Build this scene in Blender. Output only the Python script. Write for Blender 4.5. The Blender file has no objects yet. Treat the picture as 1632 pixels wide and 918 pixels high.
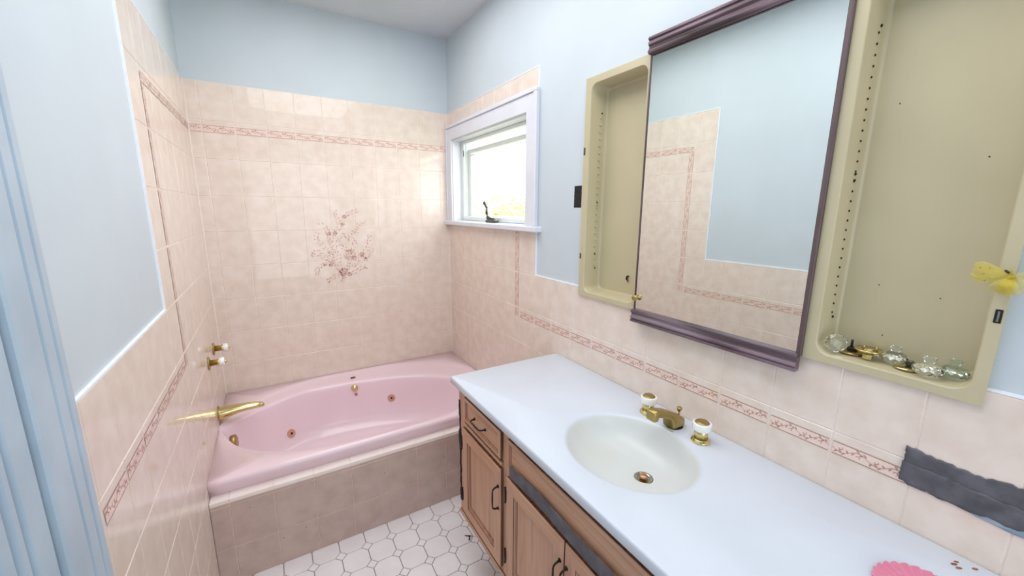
import bpy, math, random
from mathutils import Vector, Matrix
PI = math.pi
C = bpy.context.scene.collection
R = random.Random(7)

# ------------------------------------------------------------------ room constants (metres)
W = 1.5289            # tiled face of the right wall
ZT = 2.33             # top of the high tile field
RH = 0.2071           # tile row height
TW = 0.1524           # tile width on side walls
TB = 0.1558           # tile width on the back wall
EDGE = -1.181         # where the high tile field stops on both side walls
CEIL = 2.83
Y_FRONT = -4.3
PT = 0.007            # tile thickness: paint plane lies this much behind
def zrow(j): return ZT - RH * j

# ------------------------------------------------------------------ materials
def lin(c):
    out = []
    for v in c:
        v = v / 255.0
        out.append(v / 12.92 if v <= 0.04045 else ((v + 0.055) / 1.055) ** 2.4)
    return (out[0], out[1], out[2], 1.0)

def new_mat(name):
    m = bpy.data.materials.new(name); m.use_nodes = True
    nt = m.node_tree
    b = nt.nodes['Principled BSDF']
    return m, nt, b

def setp(b, **kw):
    names = {'rough': 'Roughness', 'metal': 'Metallic', 'spec': 'Specular IOR Level', 'coat': 'Coat Weight',
             'coatr': 'Coat Roughness', 'trans': 'Transmission Weight', 'ior': 'IOR', 'alpha': 'Alpha', 'sheen': 'Sheen Weight'}
    for k, v in kw.items(): b.inputs[names[k]].default_value = v

def noise_mat(name, c1, c2, scale=8, detail=4, rough=0.4, lo=0.35, hi=0.65, bump=0.0, bscale=60, stretch=None, rvar=0.0, **kw):
    m, nt, b = new_mat(name)
    tc = nt.nodes.new('ShaderNodeTexCoord')
    mp = nt.nodes.new('ShaderNodeMapping')
    if stretch: mp.inputs['Scale'].default_value = stretch
    nt.links.new(tc.outputs['Object'], mp.inputs['Vector'])
    n = nt.nodes.new('ShaderNodeTexNoise'); n.inputs['Scale'].default_value = scale; n.inputs['Detail'].default_value = detail
    nt.links.new(mp.outputs['Vector'], n.inputs['Vector'])
    r = nt.nodes.new('ShaderNodeValToRGB')
    r.color_ramp.elements[0].position = lo; r.color_ramp.elements[0].color = lin(c1)
    r.color_ramp.elements[1].position = hi; r.color_ramp.elements[1].color = lin(c2)
    nt.links.new(n.outputs['Fac'], r.inputs['Fac'])
    nt.links.new(r.outputs['Color'], b.inputs['Base Color'])
    if bump:
        n2 = nt.nodes.new('ShaderNodeTexNoise'); n2.inputs['Scale'].default_value = bscale; n2.inputs['Detail'].default_value = 3
        nt.links.new(mp.outputs['Vector'], n2.inputs['Vector'])
        bp = nt.nodes.new('ShaderNodeBump'); bp.inputs['Strength'].default_value = bump; bp.inputs['Distance'].default_value = 0.002
        nt.links.new(n2.outputs['Fac'], bp.inputs['Height'])
        nt.links.new(bp.outputs['Normal'], b.inputs['Normal'])
    setp(b, rough=rough, **kw)
    return m

def wood_mat(name, dark, mid, light, axis='z', rough=0.5, scale=1.0, crack=0.0):
    """grain runs along the given axis"""
    m, nt, b = new_mat(name)
    tc = nt.nodes.new('ShaderNodeTexCoord'); mp = nt.nodes.new('ShaderNodeMapping')
    s = [26 * scale, 26 * scale, 26 * scale]; s['xyz'.index(axis)] = 1.6 * scale
    mp.inputs['Scale'].default_value = s
    nt.links.new(tc.outputs['Object'], mp.inputs['Vector'])
    n = nt.nodes.new('ShaderNodeTexNoise'); n.inputs['Scale'].default_value = 1.6; n.inputs['Detail'].default_value = 7; n.inputs['Distortion'].default_value = 0.6
    nt.links.new(mp.outputs['Vector'], n.inputs['Vector'])
    r = nt.nodes.new('ShaderNodeValToRGB')
    e = r.color_ramp.elements
    e[0].position = 0.30; e[0].color = lin(dark)
    e[1].position = 0.68; e[1].color = lin(light)
    x = r.color_ramp.elements.new(0.45); x.color = lin(mid)
    nt.links.new(n.outputs['Fac'], r.inputs['Fac'])
    nt.links.new(r.outputs['Color'], b.inputs['Base Color'])
    bp = nt.nodes.new('ShaderNodeBump'); bp.inputs['Strength'].default_value = 0.25; bp.inputs['Distance'].default_value = 0.001
    nt.links.new(n.outputs['Fac'], bp.inputs['Height']); nt.links.new(bp.outputs['Normal'], b.inputs['Normal'])
    setp(b, rough=rough)
    return m

M = {}
M['paint'] = noise_mat('wall_paint', (198, 207, 213), (202, 211, 217), 3, 3, 0.62, bump=0.08, bscale=130)
M['ceil'] = noise_mat('ceiling_paint', (206, 210, 214), (212, 216, 220), 3, 3, 0.8)
M['tile'] = noise_mat('ceramic_tile', (226, 208, 194), (234, 219, 207), 15, 5, 0.32, 0.36, 0.64, coat=0.6, coatr=0.012, spec=0.25)
M['ledge'] = noise_mat('ledge_tile_lit', (246, 232, 225), (250, 240, 234), 15, 5, 0.2, coat=0.3, coatr=0.05)  # same ceramic, colour lightened to look lit from above
M['apron_shaded'] = noise_mat('apron_tile_shaded', (190, 165, 155), (202, 178, 168), 13, 5, 0.22, coat=0.2, coatr=0.08)  # wall ceramic with the shade of the tub front put into its colour
M['grout'] = noise_mat('tile_grout', (240, 226, 216), (246, 234, 226), 40, 3, 0.7)
M['grout_dim'] = noise_mat('apron_grout_shaded', (226, 200, 186), (232, 208, 196), 40, 3, 0.7)  # grout dimmed to go with the shade-darkened tub front
M['motif'] = noise_mat('motif_glaze', (184, 138, 124), (206, 158, 144), 60, 3, 0.25)
M['spray'] = noise_mat('spray_glaze', (200, 152, 140), (222, 176, 162), 60, 3, 0.25)
M['motif_line'] = noise_mat('border_line_glaze', (168, 124, 108), (178, 134, 118), 60, 3, 0.25)
M['motif_field'] = noise_mat('border_field_glaze', (233, 207, 194), (238, 214, 202), 30, 3, 0.18, coat=0.3, coatr=0.05)
M['caulk'] = noise_mat('white_caulk', (236, 240, 244), (242, 244, 248), 30, 2, 0.5)
M['trim'] = noise_mat('white_gloss_paint', (220, 221, 229), (226, 227, 234), 6, 3, 0.35, bump=0.05)
M['door_paint'] = noise_mat('door_gloss_paint', (170, 188, 202), (182, 200, 214), 6, 3, 0.35, bump=0.08, bscale=90)
M['vinyl'] = noise_mat('window_vinyl', (226, 232, 228), (232, 237, 233), 6, 2, 0.4)
M['seal'] = noise_mat('window_seal', (60, 66, 62), (76, 80, 76), 20, 2, 0.6)
M['tub'] = noise_mat('pink_enamel', (238, 213, 221), (241, 217, 225), 2.5, 2, 0.3, coat=0.5, coatr=0.03)
M['marble'] = noise_mat('cultured_marble', (210, 216, 226), (215, 221, 231), 4, 3, 0.38, coat=0.1, coatr=0.2)
M['marble_bowl'] = noise_mat('cultured_marble_bowl', (212, 214, 209), (217, 220, 219), 4, 3, 0.32, coat=0.1, coatr=0.2)
M['fl_tile'] = noise_mat('floor_tile', (234, 229, 231), (240, 236, 238), 9, 4, 0.3, coat=0.15, coatr=0.1)
M['fl_grout'] = noise_mat('floor_grout', (104, 88, 88), (126, 108, 106), 30, 3, 0.85)
M['oak_v'] = wood_mat('oak_vertical', (186, 138, 110), (200, 154, 126), (210, 166, 138), 'z', 0.5)
M['oak_h'] = wood_mat('oak_horizontal', (176, 128, 100), (198, 150, 120), (208, 164, 134), 'y', 0.5)
M['oak_mid'] = wood_mat('oak_moulding', (140, 98, 76), (160, 116, 92), (176, 132, 106), 'z', 0.55)
M['oak_groove'] = wood_mat('oak_groove', (88, 54, 38), (118, 76, 56), (140, 96, 74), 'z', 0.6)
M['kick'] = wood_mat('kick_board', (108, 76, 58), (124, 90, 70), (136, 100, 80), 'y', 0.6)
M['gap'] = noise_mat('dark_gap', (34, 24, 20), (48, 34, 28), 30, 2, 0.9)
M['iron'] = noise_mat('black_iron', (22, 18, 16), (46, 36, 30), 40, 3, 0.42, metal=0.5)
M['metal_beige'] = noise_mat('beige_enamel', (192, 181, 148), (197, 186, 153), 5, 3, 0.3, coat=0.25, coatr=0.12, bump=0.03)
M['dwood'] = wood_mat('greyed_dark_wood', (52, 36, 40), (100, 80, 88), (152, 132, 142), 'y', 0.45)
M['dwood_v'] = wood_mat('greyed_dark_wood_upright', (52, 38, 36), (82, 64, 64), (108, 90, 92), 'z', 0.45)
M['tape'] = noise_mat('grey_cloth_tape', (76, 75, 81), (98, 97, 103), 26, 4, 0.55, bump=0.35, bscale=240)
M['tape_blue'] = noise_mat('bluish_tape_back', (128, 150, 168), (160, 178, 192), 26, 4, 0.4)
M['black'] = noise_mat('black_smear', (12, 12, 12), (34, 30, 28), 50, 3, 0.8)
M['rust'] = noise_mat('rust', (120, 72, 50), (166, 112, 84), 150, 4, 0.8)
M['pinkdish'] = noise_mat('pink_plastic', (222, 128, 156), (230, 140, 166), 10, 2, 0.3)
M['bronze'] = noise_mat('dark_bronze', (66, 62, 52), (98, 92, 78), 60, 3, 0.4, metal=0.6)
M['jet'] = noise_mat('copper_jet', (206, 150, 128), (220, 164, 142), 20, 2, 0.35)
M['hole'] = noise_mat('hole_dark', (50, 26, 20), (70, 36, 28), 20, 2, 0.9)
M['white_por'] = noise_mat('white_porcelain', (242, 242, 240), (246, 246, 244), 10, 2, 0.15, coat=0.5, coatr=0.03)
M['stain'] = noise_mat('mineral_stain', (206, 204, 176), (220, 218, 200), 60, 3, 0.4)
M['ground'] = noise_mat('lawn', (120, 140, 70), (150, 165, 90), 3, 4, 0.95)
M['leaf'] = noise_mat('leaf_green', (150, 160, 96), (196, 200, 140), 4, 4, 0.8)
M['bark'] = noise_mat('bark', (120, 104, 84), (150, 130, 108), 9, 4, 0.9)
def metal_mat(name, col, rough):
    m, nt, b = new_mat(name)
    b.inputs['Base Color'].default_value = lin(col); setp(b, metal=1.0)
    tc = nt.nodes.new('ShaderNodeTexCoord'); n = nt.nodes.new('ShaderNodeTexNoise'); n.inputs['Scale'].default_value = 35; n.inputs['Detail'].default_value = 4
    nt.links.new(tc.outputs['Object'], n.inputs['Vector'])
    mr = nt.nodes.new('ShaderNodeMapRange'); mr.inputs[3].default_value = rough * 0.6; mr.inputs[4].default_value = rough * 1.5
    nt.links.new(n.outputs['Fac'], mr.inputs[0]); nt.links.new(mr.outputs[0], b.inputs['Roughness'])
    return m
M['brass'] = metal_mat('polished_brass', (218, 202, 142), 0.12)
M['brass_dull'] = metal_mat('dull_brass', (178, 156, 98), 0.32)
M['copper'] = metal_mat('worn_copper', (196, 146, 112), 0.3)
M['chrome'] = metal_mat('chrome', (170, 168, 150), 0.18)
M['mirror'] = metal_mat('mirror_silver', (236, 242, 240), 0.0)
M['mirror'].node_tree.nodes['Principled BSDF'].inputs['Roughness'].default_value = 0.0
for l in list(M['mirror'].node_tree.links):
    if l.to_socket.name == 'Roughness': M['mirror'].node_tree.links.remove(l)
m, nt, b = new_mat('crystal'); b.inputs['Base Color'].default_value = lin((244, 248, 244)); setp(b, rough=0.02, trans=1.0, ior=1.5); M['crystal'] = m
m, nt, b = new_mat('crystal_green'); b.inputs['Base Color'].default_value = lin((222, 238, 226)); setp(b, rough=0.04, trans=1.0, ior=1.48); M['crystal_green'] = m
# thin window pane: mostly clear, a little mirror-like
m = bpy.data.materials.new('pane_glass'); m.use_nodes = True; nt = m.node_tree; nt.nodes.clear()
o_ = nt.nodes.new('ShaderNodeOutputMaterial'); mx = nt.nodes.new('ShaderNodeMixShader'); tr = nt.nodes.new('ShaderNodeBsdfTransparent'); gl = nt.nodes.new('ShaderNodeBsdfGlossy')
gl.inputs['Roughness'].default_value = 0.02; mx.inputs[0].default_value = 0.07
nt.links.new(tr.outputs[0], mx.inputs[1]); nt.links.new(gl.outputs[0], mx.inputs[2]); nt.links.new(mx.outputs[0], o_.inputs[0]); M['pane'] = m
# yellow tulle
m = bpy.data.materials.new('yellow_tulle'); m.use_nodes = True; nt = m.node_tree; nt.nodes.clear()
o_ = nt.nodes.new('ShaderNodeOutputMaterial'); mx = nt.nodes.new('ShaderNodeMixShader'); tr = nt.nodes.new('ShaderNodeBsdfTransparent'); df = nt.nodes.new('ShaderNodeBsdfDiffuse')
tl = nt.nodes.new('ShaderNodeBsdfTranslucent'); m2 = nt.nodes.new('ShaderNodeMixShader')
df.inputs[0].default_value = lin((236, 220, 96)); tl.inputs[0].default_value = lin((236, 220, 96)); m2.inputs[0].default_value = 0.4
mx.inputs[0].default_value = 0.45
nt.links.new(df.outputs[0], m2.inputs[1]); nt.links.new(tl.outputs[0], m2.inputs[2])
nt.links.new(tr.outputs[0], mx.inputs[1]); nt.links.new(m2.outputs[0], mx.inputs[2]); nt.links.new(mx.outputs[0], o_.inputs[0]); M['tulle'] = m

# ------------------------------------------------------------------ mesh helpers
class MB:
    def __init__(s): s.v = []; s.f = []; s.m = []; s.sm = []; s.mats = []
    def mi(s, mat):
        if mat not in s.mats: s.mats.append(mat)
        return s.mats.index(mat)
    def face(s, pts, mat, smooth=False):
        n = len(s.v); s.v += [tuple(p) for p in pts]; s.f.append(tuple(range(n, n + len(pts)))); s.m.append(s.mi(mat)); s.sm.append(smooth)
    def grid(s, rows, mat, smooth=True, close_u=False, close_v=False):
        """rows: list of equal-length point lists"""
        n0 = len(s.v); nr = len(rows); nc = len(rows[0]); k = s.mi(mat)
        for r in rows: s.v += [tuple(p) for p in r]
        for i in range(nr if close_v else nr - 1):
            for j in range(nc if close_u else nc - 1):
                a = n0 + i * nc + j; b = n0 + i * nc + (j + 1) % nc
                c = n0 + ((i + 1) % nr) * nc + (j + 1) % nc; d = n0 + ((i + 1) % nr) * nc + j
                s.f.append((a, b, c, d)); s.m.append(k); s.sm.append(smooth)
    def cap(s, ring, mat, smooth=False): s.face(ring, mat, smooth)
    def box(s, x0, x1, y0, y1, z0, z1, mat, bev=0.0, T=None):
        if x1 < x0: x0, x1 = x1, x0
        if y1 < y0: y0, y1 = y1, y0
        if z1 < z0: z0, z1 = z1, z0
        T = T or (lambda p: p)
        b = min(bev, (x1 - x0) * .45, (y1 - y0) * .45, (z1 - z0) * .45)
        if b <= 0:
            P = [(x, y, z) for z in (z0, z1) for y in (y0, y1) for x in (x0, x1)]
            P = [T(p) for p in P]
            for q in ((0, 2, 3, 1), (4, 5, 7, 6), (0, 1, 5, 4), (2, 6, 7, 3), (0, 4, 6, 2), (1, 3, 7, 5)):
                s.face([P[i] for i in q], mat)
            return
        def ring(i, z):
            return [T(p) for p in [(x0 + i + b, y0 + i, z), (x1 - i - b, y0 + i, z), (x1 - i, y0 + i + b, z), (x1 - i, y1 - i - b, z),
                    (x1 - i - b, y1 - i, z), (x0 + i + b, y1 - i, z), (x0 + i, y1 - i - b, z), (x0 + i, y0 + i + b, z)]]
        rs = [ring(b, z0), ring(0, z0 + b), ring(0, z1 - b), ring(b, z1)]
        # collapsed corner of the end rings
        s.grid(rs, mat, False, close_u=True)
        s.face(rs[0][::-1], mat); s.face(rs[-1], mat)
    def lathe(s, prof, mat, T=Matrix(), n=28, smooth=True, capends=True):
        """prof: list of (radius, height) revolved about local z"""
        rows = [[T @ Vector((r * math.cos(2 * PI * k / n), r * math.sin(2 * PI * k / n), h)) for k in range(n)] for r, h in prof]
        s.grid(rows, mat, smooth, close_u=True)
        if capends:
            if prof[0][0] > 1e-6: s.face(rows[0][::-1], mat)
            if prof[-1][0] > 1e-6: s.face(rows[-1], mat)
    def tube(s, pts, rad, mat, n=10, smooth=True, flat=1.0, caps=True, up=None):
        pts = [Vector(p) for p in pts]
        if not hasattr(rad, '__len__'): rad = [rad] * len(pts)
        rows = []
        for i, p in enumerate(pts):
            t = (pts[min(i + 1, len(pts) - 1)] - pts[max(i - 1, 0)]).normalized()
            u = Vector(up) if up else (Vector((0, 0, 1)) if abs(t.z) < .9 else Vector((0, 1, 0)))
            a = t.cross(u).normalized(); bb = a.cross(t).normalized()
            rows.append([p + a * math.cos(2 * PI * k / n) * rad[i] + bb * math.sin(2 * PI * k / n) * rad[i] * flat for k in range(n)])
        s.grid(rows, mat, smooth, close_u=True)
        if caps: s.face(rows[0][::-1], mat); s.face(rows[-1], mat)
    def prism(s, poly, T, h, mat, smooth=False):
        """poly in local xy, extruded from 0 to h along local z"""
        a = [T @ Vector((x, y, 0)) for x, y in poly]; b = [T @ Vector((x, y, h)) for x, y in poly]
        s.grid([a, b], mat, smooth, close_u=True); s.face(a[::-1], mat); s.face(b, mat)
    def build(s, name, parent=None, loc=None, label=None):
        me = bpy.data.meshes.new(name)
        off = Vector(loc) if loc is not None else Vector((0, 0, 0))
        me.from_pydata([tuple(Vector(p) - off) for p in s.v], [], s.f); me.update()
        for mt in s.mats: me.materials.append(M[mt])
        me.polygons.foreach_set('material_index', s.m); me.polygons.foreach_set('use_smooth', s.sm)
        import bmesh
        bm = bmesh.new(); bm.from_mesh(me); bmesh.ops.remove_doubles(bm, verts=bm.verts, dist=1e-6); 
        bmesh.ops.recalc_face_normals(bm, faces=bm.faces); bm.to_mesh(me); bm.free()
        o = bpy.data.objects.new(name, me); C.objects.link(o); o.location = off
        if parent is not None:
            o.parent = parent; o.location = off - Vector(parent.location)
        if label: o['label'] = label
        return o
def tag(o, label, cat, group=None):
    o['label'] = label; o['category'] = cat
    if group: o['group'] = group
    return o
def thing(name, loc, label, cat, group=None):
    o = bpy.data.objects.new(name, None); C.objects.link(o); o.location = loc; o.empty_display_size = 0.05
    return tag(o, label, cat, group)
def struct(o): o['kind'] = 'structure'; return o
def part(mb, name, parent, label=None):
    # world-space mesh parented to an unrotated Empty
    return mb.build(name, parent, loc=parent.location, label=label)

# ------------------------------------------------------------------ tiled walls
def LEFT(u, v, w): return (w, u, v)
def RIGHT(u, v, w): return (W - w, u, v)
def BACK(u, v, w): return (u, -w, v)

def subtract(rect, hole):
    u0, u1, v0, v1 = rect; a, b, c, d = hole
    if a >= u1 or b <= u0 or c >= v1 or d <= v0: return [rect]
    out = []
    if a > u0: out.append((u0, a, v0, v1))
    if b < u1: out.append((b, u1, v0, v1))
    m0, m1 = max(u0, a), min(u1, b)
    if c > v0: out.append((m0, m1, v0, c))
    if d < v1: out.append((m0, m1, d, v1))
    return out

def tiles(mb, mp, us, vs, region, holes=(), mat='tile', g=0.0011, gm='grout', th=PT):
    """tile slabs with small eased edges over a grout bed; w=0 is the tile face, negative is into the wall"""
    us = sorted(us); vs = sorted(vs)
    ru0, ru1, rv0, rv1 = region
    for i in range(len(us) - 1):
        for j in range(len(vs) - 1):
            r = (max(us[i], ru0), min(us[i + 1], ru1), max(vs[j], rv0), min(vs[j + 1], rv1))
            if r[1] - r[0] < 0.004 or r[3] - r[2] < 0.004: continue
            rs = [r]
            for h in holes: rs = [q for x in rs for q in subtract(x, h)]
            dw = R.uniform(-0.0002, 0.0002); tu = R.uniform(-.00018, .00018); tv = R.uniform(-.00018, .00018)
            for (a, b, c, d) in rs:
                if b - a < 0.002 or d - c < 0.002: continue
                ga, gb, gc, gd = [1 if abs(p - q) < 1e-6 else 0 for p, q in ((a, r[0]), (b, r[1]), (c, r[2]), (d, r[3]))]
                def P(u, v, w): return mp(u, v, w)
                e = 0.0016
                bot = [P(a, c, -.0022), P(b, c, -.0022), P(b, d, -.0022), P(a, d, -.0022)]
                A, B, Cc, D = a + g * ga, b - g * gb, c + g * gc, d - g * gd
                mid = [P(A, Cc, -.0014), P(B, Cc, -.0014), P(B, D, -.0014), P(A, D, -.0014)]
                if not (ga and gb and gc and gd): tu = tv = 0
                tp = [P(A + e * ga, Cc + e * gc, dw - tu - tv), P(B - e * gb, Cc + e * gc, dw + tu - tv), P(B - e * gb, D - e * gd, dw + tu + tv), P(A + e * ga, D - e * gd, dw - tu + tv)]
                for k in range(4):
                    k2 = (k + 1) % 4
                    mb.face([bot[k], bot[k2], mid[k2], mid[k]], gm)
                    mb.face([mid[k], mid[k2], tp[k2], tp[k]], mat)
                mb.face(tp, mat)

MO = 0.0011  # glaze height above the tile faces
def leaf(mb, mp, u, v, ang, ln, wd, mat='motif', o=MO):
    c, s = math.cos(ang), math.sin(ang)
    pts = [(-.5, 0), (-.2, .42), (.15, .5), (.5, 0), (.15, -.35), (-.2, -.3)]
    mb.face([mp(u + c * x * ln - s * y * wd, v + s * x * ln + c * y * wd, o) for x, y in pts], mat)
def strip(mb, mp, pts, wd, mat='motif', o=MO):
    n = len(pts); L_, R_ = [], []
    for i, (x, y) in enumerate(pts):
        x0, y0 = pts[max(i - 1, 0)]; x1, y1 = pts[min(i + 1, n - 1)]
        dx, dy = x1 - x0, y1 - y0; q = math.hypot(dx, dy) or 1
        w_ = wd * (0.45 + 0.55 * math.sin(PI * (i + .5) / n))
        L_.append(mp(x - dy / q * w_ / 2, y + dx / q * w_ / 2, o)); R_.append(mp(x + dy / q * w_ / 2, y - dx / q * w_ / 2, o))
    for i in range(n - 1): mb.face([L_[i], L_[i + 1], R_[i + 1], R_[i]], mat)

def border_piece(mb, mp, a, b, v0, v1, swap=False, seed=0):
    """one tile's length of vine border running from a to b, between v0 and v1"""
    r = random.Random(seed)
    f = (lambda x, y: (y, x)) if swap else (lambda x, y: (x, y))
    q = (lambda x, y, w: mp(y, x, w)) if swap else mp
    a += 0.005; b -= 0.005
    if b - a < 0.01: return
    mb.face([q(a, v0, MO - .0003), q(b, v0, MO - .0003), q(b, v1, MO - .0003), q(a, v1, MO - .0003)], 'motif_field')
    for v in (v0, v1): mb.face([q(a, v - .0010, MO), q(b, v - .0010, MO), q(b, v + .0010, MO), q(a, v + .0010, MO)], 'motif_line')
    L = b - a; mid = (v0 + v1) / 2; amp = (v1 - v0) * 0.24
    step = 0.036
    n = max(1, int(round(L / step))); st = L / n
    for i in range(n):
        u0 = a + st * i; s = 1 if i % 2 == 0 else -1
        pts = [(u0 + st * t / 7, mid + s * amp * math.sin(PI * t / 7)) for t in range(8)]
        strip(mb, q, pts, 0.0019)
        for t, da in ((.15, .9), (.35, -.7), (.55, .8), (.8, -.9)):
            uu = u0 + st * t; vv = mid + s * amp * math.sin(PI * t) + da * 0.0045
            leaf(mb, q, uu, vv, da * 1.0 + r.uniform(-.3, .3), r.uniform(.009, .012), r.uniform(.0042, .0056))
        cu, cv = u0 + st * .5, mid - s * amp * 0.55
        cur = [(cu + .0048 * math.cos(s * (k * .7)) * (1 - k * .07), cv + .0048 * math.sin(s * (k * .7)) * (1 - k * .07)) for k in range(7)]
        strip(mb, q, cur, 0.0022)

def panel(mb, mp, th, us, vs, skip, mat, w_front):
    """slab made of grid cells; cells listed in skip are open"""
    nu, nv = len(us) - 1, len(vs) - 1
    op = lambda i, j: i < 0 or j < 0 or i >= nu or j >= nv or (i, j) in skip
    for i in range(nu):
        for j in range(nv):
            if op(i, j): continue
            a, b, c, d = us[i], us[i + 1], vs[j], vs[j + 1]
            for w in (w_front, w_front - th): mb.face([mp(a, c, w), mp(b, c, w), mp(b, d, w), mp(a, d, w)], mat)
            w0, w1 = w_front, w_front - th
            if op(i - 1, j): mb.face([mp(a, c, w0), mp(a, d, w0), mp(a, d, w1), mp(a, c, w1)], mat)
            if op(i + 1, j): mb.face([mp(b, c, w0), mp(b, d, w0), mp(b, d, w1), mp(b, c, w1)], mat)
            if op(i, j - 1): mb.face([mp(a, c, w0), mp(b, c, w0), mp(b, c, w1), mp(a, c, w1)], mat)
            if op(i, j + 1): mb.face([mp(a, d, w0), mp(b, d, w0), mp(b, d, w1), mp(a, d, w1)], mat)

side_us = [EDGE + TW * k for k in range(-21, 9)]
all_vs = [zrow(j) for j in range(0, 13)]
HB0, HB1 = 0.025, 0.057      # border band below its row line
VB0, VB1 = 0.014, 0.047      # upright border band beside its column line

def side_border(mb, mp, stop_y, zlo_stop=None, skip_v=None, skip_u=None):
    col = EDGE + TW
    top0, top1 = zrow(1) - HB1, zrow(1) - HB0
    lo0, lo1 = zrow(6) - HB1, zrow(6) - HB0
    # upper run from the corner to the upright
    k = 1
    while True:
        a, b = EDGE + TW * k, EDGE + TW * (k + 1)
        if a >= 0: break
        a2 = col + VB0 if k == 1 else a
        if not skip_u: border_piece(mb, mp, a2 - (.004 if k == 1 else 0), min(b, 0), top0, top1, seed=k)
        k += 1
    # upright
    for j in range(1, 7):
        hi, lo = zrow(j), zrow(j + 1)
        if j == 1: hi = top0 + .002
        if j == 6: lo = lo0 - .003; 
        if skip_v and lo < skip_v[1] and hi > skip_v[0]:
            if lo < skip_v[0] - .02: hi = skip_v[0]
            elif hi > skip_v[1] + .02: lo = skip_v[1]
            else: continue
        border_piece(mb, mp, lo, hi, col + VB0, col + VB1, swap=True, seed=30 + j)
    # lower run toward the room
    k = 0
    while EDGE + TW * (k) > stop_y:
        a, b = EDGE + TW * k, EDGE + TW * (k + 1)
        border_piece(mb, mp, max(a, stop_y), b, lo0, lo1, seed=60 - k)
        k -= 1

# --- back wall
mb = MB()
panel(mb, BACK, 0.15, [-.16, 0, W, W + .16], [0, CEIL + .1], set(), 'paint', -PT)
bus = [0.060 + TB * i for i in range(-1, 11)]
mb.face([BACK(0, .3, -.0022), BACK(W, .3, -.0022), BACK(W, ZT, -.0022), BACK(0, ZT, -.0022)], 'grout')
mb.face([BACK(0, ZT, -.0022), BACK(W, ZT, -.0022), BACK(W, ZT, -PT), BACK(0, ZT, -PT)], 'caulk')
tiles(mb, BACK, bus, all_vs, (0, W, .2, ZT))
for i in range(len(bus) - 1):
    border_piece(mb, BACK, max(bus[i], 0), min(bus[i + 1], W), zrow(1) - .064 + .002, zrow(1) - .026, seed=100 + i)
# floral spray printed over the middle tiles
def SP(cx, cy): return (.745 + (cx - 360) * .00061 - (cy - 455) * .000045, 1.651 - (cy - 65) * .000648)
stems = [[(350, 850), (380, 780), (330, 700), (250, 620), (180, 580), (90, 560), (50, 530)],
         [(360, 830), (330, 740), (290, 640), (270, 520), (230, 420), (220, 340), (190, 270), (130, 215)],
         [(360, 830), (350, 700), (320, 560), (290, 440), (290, 330), (340, 260), (390, 160), (450, 120), (530, 95)],
         [(360, 830), (400, 740), (440, 620), (430, 520), (350, 470), (330, 400), (370, 350), (440, 390)],
         [(400, 760), (470, 700), (520, 640), (570, 560), (630, 500), (640, 440), (655, 350)],
         [(430, 770), (520, 740), (590, 700), (650, 710)], [(440, 560), (480, 480), (500, 390), (520, 270), (600, 200)],
         [(300, 760), (240, 810), (200, 830)], [(290, 640), (170, 650), (110, 700), (100, 760)],
         [(280, 600), (200, 500), (130, 420), (100, 370), (120, 320)], [(330, 250), (300, 160), (280, 95)],
         [(420, 430), (480, 330), (460, 290)], [(560, 560), (610, 620), (640, 580), (700, 490)], [(240, 560), (160, 520), (60, 520)]]
rs = random.Random(3)
for st in stems:
    pts = [SP(*p) for p in st]
    # smooth resample
    fine = []
    for i in range(len(pts) - 1):
        for t in range(4):
            k = t / 4; p0 = pts[max(i - 1, 0)]; p1 = pts[i]; p2 = pts[i + 1]; p3 = pts[min(i + 2, len(pts) - 1)]
            fine.append(tuple(.5 * ((2 * p1[c]) + (-p0[c] + p2[c]) * k + (2 * p0[c] - 5 * p1[c] + 4 * p2[c] - p3[c]) * k * k + (-p0[c] + 3 * p1[c] - 3 * p2[c] + p3[c]) * k ** 3) for c in (0, 1)))
    for i in range(1, len(fine) - 1, 2):
        if rs.random() < .45: strip(mb, BACK, fine[i - 1:i + 2], .0016, 'spray')
    for i in range(1, len(fine)):
        x, y = fine[i]; x0, y0 = fine[i - 1]; an = math.atan2(y - y0, x - x0)
        for s in (-1, 1):
            if rs.random() < .72:
                leaf(mb, BACK, x + rs.uniform(-.005, .005) - s * math.sin(an) * .009, y + s * math.cos(an) * .009, an + s * rs.uniform(.4, 1.0), rs.uniform(.012, .019), rs.uniform(.0045, .0075), 'spray')
for (cx, cy, r_) in [(440, 560, 62), (570, 560, 34), (370, 740, 46), (385, 160, 26), (365, 240, 24), (228, 335, 26), (290, 330, 24), (490, 600, 36), (440, 770, 30), (245, 660, 24), (180, 655, 18)]:
    for k in range(3 if r_ < 40 else 6):
        rr = r_ * (.35 + .2 * k if r_ < 40 else .25 + .15 * k); a0 = rs.uniform(0, 6)
        for q in range(3):
            a1 = a0 + q * 2.1
            arc = [SP(cx + rr * math.cos(a1 + t * .3), cy + rr * .85 * math.sin(a1 + t * .3)) for t in range(6)]
            strip(mb, BACK, arc, .0030 if r_ > 40 else .0038, 'spray')
for sx, x in ((1, 0), (-1, W)):
    mb.grid([[(x - sx * .003, .003, z), (x + sx * .0012, -.0008, z), (x + sx * .0028, -.0012, z), (x + sx * .004, .001, z)] for z in (.3, ZT)], 'grout', True)
    mb.grid([[(x - sx * .003, .003, z), (x + sx * .0008, -.0012, z), (x + sx * .0012, -.0028, z), (x - sx * .001, -.004, z)] for z in (.3, ZT)], 'grout', True)
struct(mb.build('wall_back'))

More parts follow.
